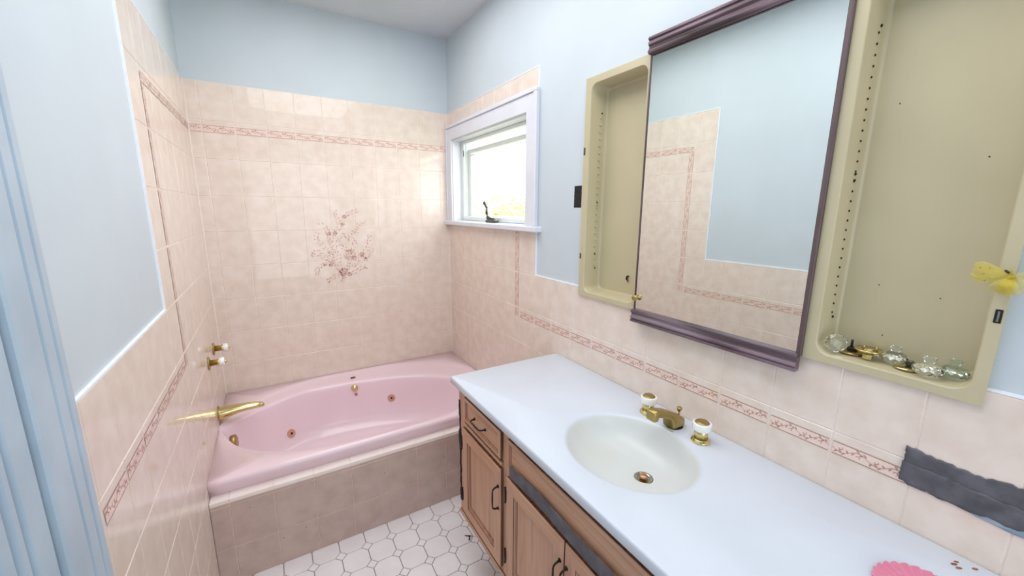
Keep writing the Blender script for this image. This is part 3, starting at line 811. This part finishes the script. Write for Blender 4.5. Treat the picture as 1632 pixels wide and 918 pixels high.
mb = MB(); ys = [-1.886 - .012 * k for k in range(16)]
ribbon(mb, [(y, .766 + (-1.886 - y) * .07) for y in ys], [.045] * 16, TV, 'tape', seed=3, wrinkle=.0004)
part(mb, 'short_piece', tp)
mb = MB(); ys = [-2.052 - .016 * k for k in range(32)]
ribbon(mb, [(y, .780 + .010 * math.sin((y + 2.05) * 7)) for y in ys], [.046] * 32, TV @ Matrix.Translation((0, 0, .0013)), 'tape', seed=4, wrinkle=.0005)
part(mb, 'long_piece', tp)
# black tape strip peeling from the vanity's far edge
mb = MB(); n_ = 30; rr = random.Random(8)
TE = Matrix(((0, 0, -1, FXV - .0005), (0, 1, 0, 0), (1, 0, 0, 0), (0, 0, 0, 1)))
ribbon(mb, [(.335 + .017 * k, -1.433 + rr.uniform(-.0015, .0015)) for k in range(n_)], [.015 + (.012 if 17 <= k <= 20 else 0) for k in range(n_)], TE, 'black', seed=9, wrinkle=.0012, rag=.003)
o = mb.build('edge_tape'); tag(o, 'ragged black strip of old peeling tape down the vanity edge next to the tub', 'caulk')

# ------------------------------------------------------------------ countertop with integral bowl
CX0, CX1, CY0_, CY1_, CZ = .947, W - .001, -2.965, -1.386, .926
kx, ky = 1.22, -2.16
ang2 = sorted([2 * PI * k / 96 - PI for k in range(96)] + [math.atan2(y - ky, x - kx) for x in (CX0, CX1) for y in (CY0_, CY1_)])
rows = []
def crect(ins, z): rows.append([(kx + rect_r(t, kx, ky, CX0 + ins, CX1 - ins, CY0_ + ins, CY1_ - ins) * math.cos(t), ky + rect_r(t, kx, ky, CX0 + ins, CX1 - ins, CY0_ + ins, CY1_ - ins) * math.sin(t), z) for t in ang2])
crect(.03, CZ - .031); crect(.002, CZ - .031); crect(0, CZ - .028); crect(0, CZ - .006); crect(.002, CZ - .002); crect(.006, CZ)
def er(t, a, b): return a * b / math.sqrt((b * math.cos(t)) ** 2 + (a * math.sin(t)) ** 2)
dcx, dcy = 1.262, -2.190
def oval(s, z, w_=0.0):
    row = []
    for t in ang2:
        r = er(t, .188, .214) * s
        row.append((kx + (dcx - kx) * w_ + r * math.cos(t), ky + (dcy - ky) * w_ + r * math.sin(t), z))
    rows.append(row)
oval(1.06, CZ); oval(1.02, CZ - .0008); oval(.99, CZ - .003); oval(.97, CZ - .007)
nflat = len(rows)
for s, z, w_ in ((.95, .012, 0), (.925, .022, .02), (.88, .038, .08), (.82, .054, .15), (.73, .070, .28), (.62, .083, .42), (.50, .092, .58), (.37, .099, .75), (.25, .103, .88), (.15, .106, .96), (.11, .108, 1)): oval(s, CZ - z, w_)
mb = MB(); mb.grid(rows[:nflat], 'marble', True, close_u=True); mb.grid(rows[nflat - 1:], 'marble_bowl', True, close_u=True)
ct = thing('countertop', (kx, ky, .895), 'white cultured marble countertop with an oval sink bowl moulded in', 'countertop')
for (y, x, w_, l_) in ((-2.804, 1.494, .004, .009), (-2.803, 1.482, .0045, .012), (-2.811, 1.477, .0045, .012), (-2.829, 1.503, .0045, .011)):
    mb.face([(x + l_ * math.cos(k) * .5 + w_ * 0, y + w_ * math.sin(k) * .8 - l_ * math.cos(k) * .2, CZ + .0004) for k in [i * PI / 6 for i in range(12)]], 'rust')
for (x, y) in ((1.095, -2.032), (1.05, -1.60), (1.00, -1.50), (1.03, -2.25)):
    mb.face([(x + .0018 * math.cos(k), y + .0018 * math.sin(k), CZ + .0004) for k in [i * PI / 4 for i in range(8)]], 'stain')
rq = random.Random(21)
for (x, y, q) in ((1.411, -2.150, .011), (1.409, -2.168, .008), (1.413, -2.134, .006)):
    mb.face([(x + q * .45 * math.cos(k) * rq.uniform(.7, 1.2), y + q * math.sin(k) * rq.uniform(.8, 1.15), CZ + .0003) for k in [i * PI / 9 for i in range(18)]], 'stain')
part(mb, 'sink_top', ct)
mb = MB(); T = Matrix.Translation((dcx, dcy, CZ - .110))
mb.lathe([(.030, .001), (.031, .003), (.029, .0045), (.022, .004), (.019, -.004), (.0, -.004)], 'chrome', T)
mb.lathe([(.018, -.0035), (.0, -.0033)], 'hole', T, 20, capends=False)
dr = part(mb, 'drain', ct)
mb = MB(); mb.lathe([(.004, -.004), (.005, .003), (.0125, .006), (.0135, .010), (.011, .013), (.0, .014)], 'copper', T, 20); q = mb.build('stopper'); q.parent = dr; q.location = -ct.location

# ------------------------------------------------------------------ basin taps
def basin_handle(y, lab, x=1.438):
    t = thing('sink_tap_handle', (x, y, CZ), lab, 'tap', 'sink tap handles')
    T = Matrix.Translation((x, y, CZ))
    mb = MB(); mb.lathe([(.0280, 0), (.0290, .002), (.0280, .0055), (.0245, .0075), (.0235, .011), (.021, .012)], 'brass', T); part(mb, 'base_flange', t)
    mb = MB(); mb.lathe([(.0205, .013), (.0205, .044)], 'brass', T); part(mb, 'stem', t)
    mb = MB(); mb.lathe([(.020, .040), (.0265, .0405), (.0280, .042), (.0285, .046), (.0285, .062), (.0275, .0645), (.022, .065), (.021, .062)], 'white_por', T, 36); k = part(mb, 'handle', t, 'white porcelain ring')
    mb = MB(); mb.lathe([(.0215, .061), (.022, .065), (.020, .0675), (.0, .0685)], 'brass_dull', T, 32); c = mb.build('cap_disc'); c.parent = k; c.location = -t.location; c['label'] = 'dull brass disc'
basin_handle(-2.047, 'brass and white tap handle on the countertop, the one nearer the window')
basin_handle(-2.255, 'brass and white tap handle on the countertop, the one farther from the window')
fs = thing('sink_spout', (1.444, -2.152, CZ), 'dull brass spout with lift rod between the two sink tap handles', 'faucet')
mb = MB()
# section along x: from the wall side to the tip, each section a rounded box (half width, z bottom, z top)
sec = [(1.477, .014, 0, .020), (1.474, .019, 0, .028), (1.462, .0235, 0, .037), (1.444, .025, 0, .047), (1.428, .0245, 0, .056), (1.414, .0225, .004, .062), (1.406, .0205, .036, .066),
       (1.390, .019, .045, .073), (1.370, .018, .054, .080), (1.350, .0175, .061, .086), (1.341, .0178, .062, .088), (1.337, .0182, .050, .089), (1.323, .0182, .052, .088), (1.318, .016, .056, .084)]
rows = []
for x, hw, zb, zt in sec:
    zc_ = (zb + zt) / 2; hh = (zt - zb) / 2
    row = []
    for k in range(24):
        a = 2 * PI * k / 24; ca, sa = math.cos(a), math.sin(a); e = .38
        row.append((x, -2.152 + hw * math.copysign(abs(ca) ** e, ca), CZ + zc_ + hh * math.copysign(abs(sa) ** e, sa)))
    rows.append(row)
mb.grid(rows, 'brass_dull', True, close_u=True); mb.face(rows[0][::-1], 'brass_dull'); mb.face(rows[-1], 'brass_dull')
part(mb, 'spout_body', fs)
mb = MB(); mb.tube([(1.466, -2.152, CZ + .026), (1.466, -2.152, CZ + .050)], .003, 'brass_dull', 8)
mb.lathe([(.0035, .046), (.006, .050), (.009, .057), (.009, .060), (.007, .062), (.0, .0625)], 'brass_dull', Matrix.Translation((1.466, -2.152, CZ)), 16); part(mb, 'lift_rod', fs)
mb = MB(); mb.lathe([(.029, .0), (.029, .0012), (.0, .0012)], 'gap', Matrix.Translation((1.446, -2.152, CZ)) @ Matrix.Diagonal((1.05, .95, 1, 1)), 24); part(mb, 'base_gasket', fs)

# pink scalloped dish at the near end of the counter
mb = MB(); px_, py_ = 1.325, -2.805; n_ = 28
def scal(r, z):
    out = []
    for k in range(n_ * 6):
        a = 2 * PI * k / (n_ * 6); ph = (k % 6) / 6
        out.append((px_ + (r - .008 * ph ** 1.3 * (r / .085)) * math.cos(a), py_ + (r - .008 * ph ** 1.3 * (r / .085)) * math.sin(a), z))
    return out
rows = [scal(.060, CZ + .0005), scal(.084, CZ + .003), scal(.086, CZ + .005), scal(.083, CZ + .0065), scal(.062, CZ + .004), scal(.058, CZ + .003)]
mb.grid(rows, 'pinkdish', False, close_u=True); mb.face(rows[-1], 'pinkdish'); mb.face(rows[0][::-1], 'pinkdish')
o = mb.build('scalloped_dish'); tag(o, 'flat pink dish with saw-toothed scalloped edge on the near end of the countertop', 'dish')

# ------------------------------------------------------------------ medicine cabinet
mc = thing('medicine_cabinet', (W, -2.165, 1.262), 'beige recessed metal medicine cabinet with open side bays and a mirror door in the middle', 'medicine cabinet')
FF = W - .010
def rrect(y0, y1, z0, z1, r, n=6):
    P = []
    for (cy, cz, a0) in ((y1 - r, z1 - r, 0), (y0 + r, z1 - r, PI / 2), (y0 + r, z0 + r, PI), (y1 - r, z0 + r, 1.5 * PI)):
        for k in range(n + 1):
            a = a0 + PI / 2 * k / n; P.append((cy + r * math.cos(a), cz + r * math.sin(a)))
    return P
def frame_loop(y0, y1, z0, z1, P, Q):
    """outer rect points matching an inner rounded loop"""
    out = []; n = len(P) // 4
    cs = [(y1, z1), (y0, z1), (y0, z0), (y1, z0)]
    for q in range(4):
        for k in range(n):
            i = q * n + k; h = (n - 1) / 2
            y, z = P[i]; cy, cz = cs[q]
            if q in (0, 2): out.append((cy, z) if k < h else ((cy, cz) if k == h else (y, cz)))
            else: out.append((y, cz) if k < h else ((cy, cz) if k == h else (cy, z)))
    return out
mb = MB()
OZ0, OZ1 = 1.262, 2.178
def bay(y0, y1, fy0, fy1, z0=1.281, z1=2.152, r=.032, D=.088):
    P = rrect(y0, y1, z0, z1, r)
    O = frame_loop(fy0, fy1, OZ0, OZ1, P, None)
    loops = [[(FF, y, z) for y, z in O], [(FF, y, z) for y, z in P]]
    mb.grid(loops, 'metal_beige', False, close_u=True)
    lp = []
    for ins, dx, rr_ in ((0, 0, r), (.0015, .0015, r), (.003, .005, r), (.006, D - .012, r - .004), (.009, D - .004, r - .006), (.015, D, r - .012)):
        lp.append([(FF + dx, y, z) for y, z in rrect(y0 + ins, y1 - ins, z0 + ins, z1 - ins, rr_)])
    mb.grid(lp, 'metal_beige', True, close_u=True); mb.face(lp[-1], 'metal_beige')
bay(-1.872, -1.577, -1.882, -1.547)
bay(-2.764, -2.487, -2.783, -2.447)
mb.face([(FF, -2.447, OZ0), (FF, -1.882, OZ0), (FF, -1.882, OZ1), (FF, -2.447, OZ1)], 'metal_beige')
SPECKS = [(-2.567, 1.467), (-2.676, 1.454), (-2.701, 1.757), (-2.544, 1.891), (-2.591, 1.344)]
# turned edge down to the wall
E0 = [(-2.783, OZ0), (-1.547, OZ0), (-1.547, OZ1), (-2.783, OZ1)]
for k in range(4):
    a, b = E0[k], E0[(k + 1) % 4]
    mb.face([(FF, *a), (FF, *b), (W + PT, *b), (W + PT, *a)], 'metal_beige')
for (y, z) in SPECKS: mb.face([(FF + .0876, y + .0016 * math.cos(k), z + .0016 * math.sin(k)) for k in [i * PI / 4 for i in range(8)]], 'hole')
part(mb, 'cabinet_body', mc)
mb = MB()
def peg(p, d, mat, r=.0042, h=.0055): mb.lathe([(r, -.001), (r, h * .5), (r * .6, h), (.0, h)], mat, axisT(p, d), 8)
for k in range(23):
    z = 2.026 - k * (2.026 - 1.40) / 22
    peg((W + .045, -1.5835, z), (0, -1, 0), 'metal_beige')
for k in range(29):
    z = 2.05 - k * (2.05 - 1.385) / 28
    peg((W + .045, -2.4935, z), (0, -1, 0), 'hole', .0026, .0012)
for p in ((W + .052, -1.5835, 2.045), (W + .047, -1.5835, 1.66), (W + .047, -1.5835, 1.675), (W + .052, -1.5835, 1.385), (W + .047, -1.5835, 1.45), (W + .052, -2.4935, 2.066), (W + .046, -2.4935, 1.72), (W + .046, -2.4935, 1.735), (W + .052, -2.4935, 1.372)):
    peg(p, (0, -1, 0), 'black', .0034, .002)
o = part(mb, 'shelf_pegs', mc); o['kind'] = 'stuff'
for (y, z0, z1) in ((-1.5525, 1.875, 1.905), (-1.5525, 1.430, 1.452)):
    mb = MB()
    mb.box(FF - .0015, FF + .001, y - .005, y + .005, z0, z1, 'gap', .0008); mb.box(FF - .0022, FF, y - .0012, y + .0012, z0 + .003, z1 - .003, 'chrome')
    part(mb, 'door_catch', mc, 'small dark catch on the left flange')
mb = MB(); mb.box(FF - .0015, FF + .001, -2.780, -2.770, 1.434, 1.461, 'gap', .0008); mb.box(FF - .0024, FF, -2.7768, -2.7738, 1.437, 1.458, 'chrome')
part(mb, 'door_catch', mc, 'small dark catch on the right flange')
mb = MB(); mb.tube([(FF + .083, -1.765, 1.372), (FF + .083, -1.757, 1.369), (FF + .083, -1.756, 1.356), (FF + .083, -1.765, 1.350)], .0035, 'black', 8); part(mb, 'bent_clip', mc, 'black bent clip in the left bay')
for (y, z) in ((-1.600, 1.30), (-1.70, 1.275), (-2.62, 1.46), (-2.68, 1.38), (-2.70, 1.70), (-2.60, 1.62)):
    pass
# mirror door
md = MB()
GX = W - .0165
md.box(GX, FF - .0005, -2.452, -1.890, 1.268, 2.168, 'gap')
door_o = part(md, 'mirror_door', mc)
def sub(mb, name, parent_part, root, label=None):
    o = mb.build(name); o.parent = parent_part; o.location = -root.location
    if label: o['label'] = label
    return o
md = MB(); md.face([(GX - .0006, -2.450, 1.270), (GX - .0006, -1.8925, 1.270), (GX - .0006, -1.8925, 2.166), (GX - .0006, -2.450, 2.166)], 'mirror')
sub(md, 'mirror_glass', door_o, mc, 'clear mirror glass')
md = MB()
md.box(GX - .004, FF - .0005, -2.4630, -2.4515, 1.264, 2.175, 'dwood_v', .0015); sub(md, 'side_trim', door_o, mc); md = MB(); md.box(GX - .0035, FF - .0005, -1.8915, -1.8855, 1.264, 2.170, 'dwood_v', .001)
sub(md, 'side_trim', door_o, mc)
def mould(z0, z1, up, nm):
    md = MB(); H = z1 - z0
    pr = [(0, 0), (.016, 0), (.021, .06), (.023, .16), (.020, .26), (.0165, .34), (.0165, .44), (.0225, .56), (.0235, .68), (.018, .72), (.018, .78), (.0235, .84), (.0235, .94), (.020, 1.0), (0, 1.0)]
    if not up: pr = [(a, 1 - b) for a, b in pr]
    P = [(GX + .003 - a, z0 + b * H) for a, b in pr]
    a = [(x, -1.8865, z) for x, z in P]; b = [(x, -2.4600, z) for x, z in P]
    md.grid([a, b], 'dwood', False, close_u=True); md.face(a, 'dwood'); md.face(b[::-1], 'dwood')
    sub(md, nm, door_o, mc, 'greyed dark wood moulding')
mould(2.168, 2.222, True, 'top_moulding'); mould(1.222, 1.270, False, 'bottom_moulding')
md = MB(); md.lathe([(.004, 0), (.005, .006), (.0105, .010), (.012, .014), (.010, .018), (.0, .0195)], 'brass_dull', axisT((GX + .0, -1.897, 1.315), (-1, 0, 0)), 18)
sub(md, 'door_knob', door_o, mc, 'small brass knob')

# ------------------------------------------------------------------ loose knob parts lying in the right bay
SH = 1.281 + .0065
def gem(T, r, h, mat, n=10, top=.55):
    mb = MB()
    prof = [(r * .35, 0), (r * .80, h * .16), (r, h * .42), (r * .96, h * .58), (r * .72, h * .82), (r * .38, h)]
    rows = [[T @ Vector((q * math.cos(2 * PI * (k + .5 * (i % 2)) / n), q * math.sin(2 * PI * (k + .5 * (i % 2)) / n), z)) for k in range(n)] for i, (q, z) in enumerate(prof)]
    for i in range(len(rows) - 1):
        a, b = rows[i], rows[i + 1]
        for k in range(n):
            k2 = (k + 1) % n
            if i % 2 == 0: mb.face([a[k], a[k2], b[k]], mat); mb.face([a[k2], b[k2], b[k]], mat)
            else: mb.face([a[k], b[k2], b[k]], mat); mb.face([a[k], a[k2], b[k2]], mat)
    mb.face(rows[0][::-1], mat); mb.face(rows[-1], mat)
    return mb
def knob(loc, d, r, h, mat, lab, neck=True):
    t = thing('crystal_knob', loc, lab, 'knob', 'crystal knobs in the right cabinet bay')
    T = axisT(loc, d)
    part(gem(T, r, h, mat), 'crystal_head', t)
    if neck:
        mb = MB(); mb.lathe([(r * .34, h + .0005), (r * .30, h + .006), (r * .42, h + .009), (r * .36, h + .012), (.0, h + .012)], mat, T, 14); part(mb, 'knob_neck', t)
    return t
knob((W + .020, -2.517, SH + .0265), (-.8, -.62, .12), .0245, .022, 'crystal', 'clear faceted crystal knob lying on its side in the left corner of the right bay', False)
knob((W + .050, -2.627, SH + .001), (0, 0, 1), .0265, .030, 'crystal', 'clear crystal knob standing upright behind, between the two brass plates')
knob((W + .020, -2.692, SH + .001), (0, 0, 1), .0275, .030, 'crystal', 'large clear crystal knob at the front, just right of the small brass disc')
knob((W + .049, -2.7265, SH + .001), (0, 0, 1), .0240, .030, 'crystal_green', 'greenish crystal knob in the right corner of the right bay')
# rosette resting on its hexagon nut
t = thing('knob_rosette', (W + .035, -2.583, SH), 'shiny brass rosette sitting on a hexagonal nut beside the leftmost crystal knob', 'rosette')
mb = MB(); mb.prism([(.0105 * math.cos(k * PI / 3), .0105 * math.sin(k * PI / 3)) for k in range(6)], Matrix.Translation((W + .035, -2.583, SH + .0005)), .012, 'brass'); part(mb, 'hex_nut', t)
mb = MB(); mb.lathe([(.010, .0125), (.013, .017), (.026, .021), (.0285, .024), (.027, .026), (.022, .0235), (.012, .024), (.010, .027), (.0, .027)], 'brass', Matrix.Translation((W + .035, -2.583, SH))); part(mb, 'plate', t)
mb = MB()
for k in range(2): mb.tube([(W + .030 + .006 * k, -2.575 - .022 * k, SH + .024), (W + .030 + .006 * k, -2.575 - .022 * k, SH + .034)], .003, 'brass_dull', 8)
part(mb, 'post', t)
mb = MB(); mb.lathe([(.026, 0), (.0265, .003), (.022, .005), (.008, .0055), (.0, .0055)], 'brass_dull', Matrix.Translation((W + .052, -2.545, SH + .001)))
mb.tube([(W + .056, -2.542, SH + .005), (W + .056, -2.542, SH + .034)], .0028, 'iron', 8); mb.box(W + .046, W + .062, -2.556, -2.536, SH + .005, SH + .016, 'iron', .002)
o = mb.build('knob_rosette'); tag(o, 'dark brass rosette with an upright screw behind the leftmost crystal knob', 'rosette')
mb = MB(); mb.lathe([(.022, 0), (.0225, .0025), (.018, .004), (.0, .0045)], 'brass', Matrix.Translation((W + .034, -2.654, SH + .001)))
mb.box(W + .040, W + .048, -2.664, -2.650, SH + .005, SH + .019, 'bronze', .002); 
o = mb.build('knob_rosette'); tag(o, 'small brass disc lying flat between the middle and front crystal knobs', 'rosette')

# ------------------------------------------------------------------ yellow bow on the right flange
bow = thing('tulle_bow', (FF - .01, -2.781, 1.527), 'sheer yellow tulle bow pinned to the right edge of the beige medicine cabinet', 'bow')
def lobe(dy, dz, L_, wd, seed, name='bow_loop', puff=.012):
    r = random.Random(seed); mb = MB(); rows = []
    nrm = Vector((0, dy, dz)).normalized(); sd = Vector((0, -nrm.z, nrm.y)); o0 = Vector((FF - .008, -2.781, 1.527)); nx = Vector((-1, 0, 0))
    for i in range(11):
        s = i / 10; w_ = wd * (.12 + .88 * math.sin(min(1, s * 1.15) * PI / 2)) * (1 - .25 * max(0, s - .8) / .2)
        row = []
        for j in range(9):
            f_ = j / 8 - .5
            row.append(o0 + nrm * (L_ * s) + sd * (w_ * f_) + nx * (puff * math.sin(s * PI) * (.6 + .4 * math.cos(f_ * 3)) + .0035 * math.sin(j * 2.4 + i * .5) * s))
        rows.append(row)
    mb.grid(rows, 'tulle', True)
    part(mb, name, bow)
lobe(1, .12, .052, .040, 1); lobe(.9, .02, .047, .034, 2); lobe(.35, -1, .036, .034, 3, puff=.02); lobe(-.6, -.35, .05, .032, 4); lobe(-1, .25, .055, .034, 5, 'bow_tail')
lobe(-.05, -1, .034, .03, 6, puff=.026); lobe(.1, -.9, .03, .026, 7, puff=.016)
mb = MB(); mb.tube([(FF - .006, -2.7835, 1.519), (FF - .017, -2.781, 1.527), (FF - .010, -2.7765, 1.536)], [.004, .0065, .004], 'tulle', 10); mb.tube([(FF - .012, -2.776, 1.534), (FF - .016, -2.772, 1.538)], .002, 'bronze', 6)
part(mb, 'bow_knot', bow)
mb = MB()
for (y, z) in ((-2.742, 1.540), (-2.754, 1.541), (-2.748, 1.529), (-2.751, 1.516), (-2.771, 1.508)): mb.lathe([(.0, -.001), (.0011, 0), (.0, .001)], 'hole', Matrix.Translation((FF - .026, y, z)), 6)
o = part(mb, 'printed_dots', bow)

# ------------------------------------------------------------------ grey tape patch on the right wall
tpw = thing('tape_patch', (W, -2.85, 1.07), 'wide crumpled dark grey tape patch stuck on the tiled wall below the medicine cabinet', 'tape')
TWl = Matrix(((0, 0, -1, W - .0012), (1, 0, 0, 0), (0, 1, 0, 0), (0, 0, 0, 1)))
mb = MB(); ys = [-2.690 - .008 * k for k in range(56)]; rr = random.Random(12)
ribbon(mb, [(y, 1.093 + .003 * math.sin(y * 30)) for y in ys], [.050 + .003 * math.sin(y * 50) for y in ys], TWl, 'tape', seed=13, wrinkle=.0013, rag=.003, nv=10)
part(mb, 'upper_piece', tpw)
mb = MB(); ys = [-2.688 - .008 * k for k in range(56)]
ribbon(mb, [(y, 1.058 + .002 * math.sin(y * 23)) for y in ys], [.052 - .010 * max(0, min(1, (-2.77 - y) * 9)) for y in ys], TWl @ Matrix.Translation((0, 0, .0016)), 'tape', seed=14, wrinkle=.0018, rag=.003, nv=10)
part(mb, 'lower_piece', tpw)
mb = MB(); ys = [-2.772 - .01 * k for k in range(36)]
ribbon(mb, [(y, 1.0345 - (-2.772 - y) * .02) for y in ys], [.006 + min(.014, (-2.772 - y) * .25) for y in ys], TWl, 'tape_blue', seed=15, wrinkle=.0006, rag=.0015, nv=4)
part(mb, 'exposed_backing', tpw, 'bluish strip showing under the grey tape')

# black debris on the floor by the vanity
mb = MB(); pts = [(1.046, -1.308), (1.058, -1.315), (1.054, -1.328), (1.046, -1.340)]
mb.tube([(x, y, .0028) for x, y in pts], [.003, .0045, .003, .004], 'black', 6, flat=.5)
mb.tube([(1.056, -1.316, .0028), (1.070, -1.322, .002)], [.0035, .002], 'black', 6, flat=.5)
mb.tube([(1.046, -1.308, .0026), (1.040, -1.300, .002)], [.003, .0025], 'black', 6, flat=.5)
o = mb.build('debris_scrap'); tag(o, 'small black scrap of debris lying on the floor tiles at the vanity foot', 'debris')

# ------------------------------------------------------------------ outdoors beyond the window
mb = MB(); mb.box(W + 1.2, W + 30, -15, 25, -2.1, -2.0, 'ground'); struct(mb.build('outdoor_ground'))
def bush(x, y, z0, w_, h_, seed, lab):
    t = thing('garden_tree', (x, y, -2.0), lab, 'tree', 'sunlit trees outside the window')
    r = random.Random(seed); mb = MB()
    for k in range(1500):
        u = Vector((r.gauss(0, 1), r.gauss(0, 1), r.gauss(0, 1))).normalized() * (r.random() ** .4)
        bump = 1 + .25 * math.sin(u.x * 7 + seed) * math.cos(u.y * 6)
        p = Vector((x + u.x * w_ * bump, y + u.y * w_ * bump, z0 + u.z * h_ * bump))
        a = Vector((r.uniform(-1, 1), r.uniform(-1, 1), r.uniform(-1, 1))).normalized(); b = a.orthogonal().normalized(); s = r.uniform(.05, .10)
        mb.face([p - a * s, p - b * s * .45, p + a * s, p + b * s * .45], 'leaf')
    part(mb, 'foliage', t)
    mb = MB(); mb.tube([(x, y, -2.0), (x + .05, y, -.5), (x - .03, y + .05, z0)], [.12, .09, .05], 'bark', 8); part(mb, 'trunk', t)
bush(W + 4.2, 4.9, 1.25, 1.0, .75, 1, 'yellow green leafy tree seen through the window on its right half')
bush(W + 4.8, 7.3, 1.35, 1.2, .85, 2, 'pale green leafy tree seen through the window on its left half')
bush(W + 7.5, 9.3, 1.2, 1.6, 1.0, 3, 'faint tree farther off between the two nearer trees outside the window')

# ------------------------------------------------------------------ light
w = bpy.data.worlds.new('World'); bpy.context.scene.world = w; w.use_nodes = True
bg = w.node_tree.nodes['Background']; bg.inputs[0].default_value = (0.93, 0.97, 1.0, 1); bg.inputs[1].default_value = 4.0
def area(name, loc, rot, sx, sy, power, col, portal=False):
    L = bpy.data.lights.new(name, 'AREA'); L.shape = 'RECTANGLE'; L.size = sx; L.size_y = sy; L.energy = power; L.color = col
    o = bpy.data.objects.new(name, L); C.objects.link(o); o.location = loc; o.rotation_euler = rot
    if portal: L.cycles.is_portal = True
    return o
area('window_portal', (W + .16, -.59, 1.85), (0, math.radians(90), 0), .60, 1.02, 1, (1, 1, 1), True)
area('ceiling_lamp', (.76, -1.75, CEIL - .02), (0, 0, 0), 1.0, 2.6, 23, (.985, .985, 1.0))  # assumed lamp out of view, panel widened to spread the light evenly
area('camera_side_fill', (.72, Y_FRONT + .05, 1.45), (math.radians(90), 0, 0), 1.2, 1.8, 12, (.90, .95, 1.0))  # added soft fill from behind the camera; the wall there has no opening

# ------------------------------------------------------------------ camera
cam = bpy.data.cameras.new('camera'); co = bpy.data.objects.new('camera', cam); C.objects.link(co)
cam.sensor_width = 36; cam.lens = 635.0453 / 1632 * 36; cam.clip_start = .01
Rm = Matrix.Rotation(-.5449, 4, 'Z') @ Matrix.Rotation(-.1948, 4, 'X') @ Matrix.Rotation(-.0071, 4, 'Y') @ Matrix.Rotation(PI / 2, 4, 'X')
co.matrix_world = Matrix.Translation((.327, -2.926, 1.6441)) @ Rm
sc = bpy.context.scene; sc.camera = co
sc.view_settings.view_transform = 'Standard'; sc.view_settings.look = 'None'; sc.view_settings.gamma = 1; sc.view_settings.use_curve_mapping = False
sc.view_settings.exposure = 0.38
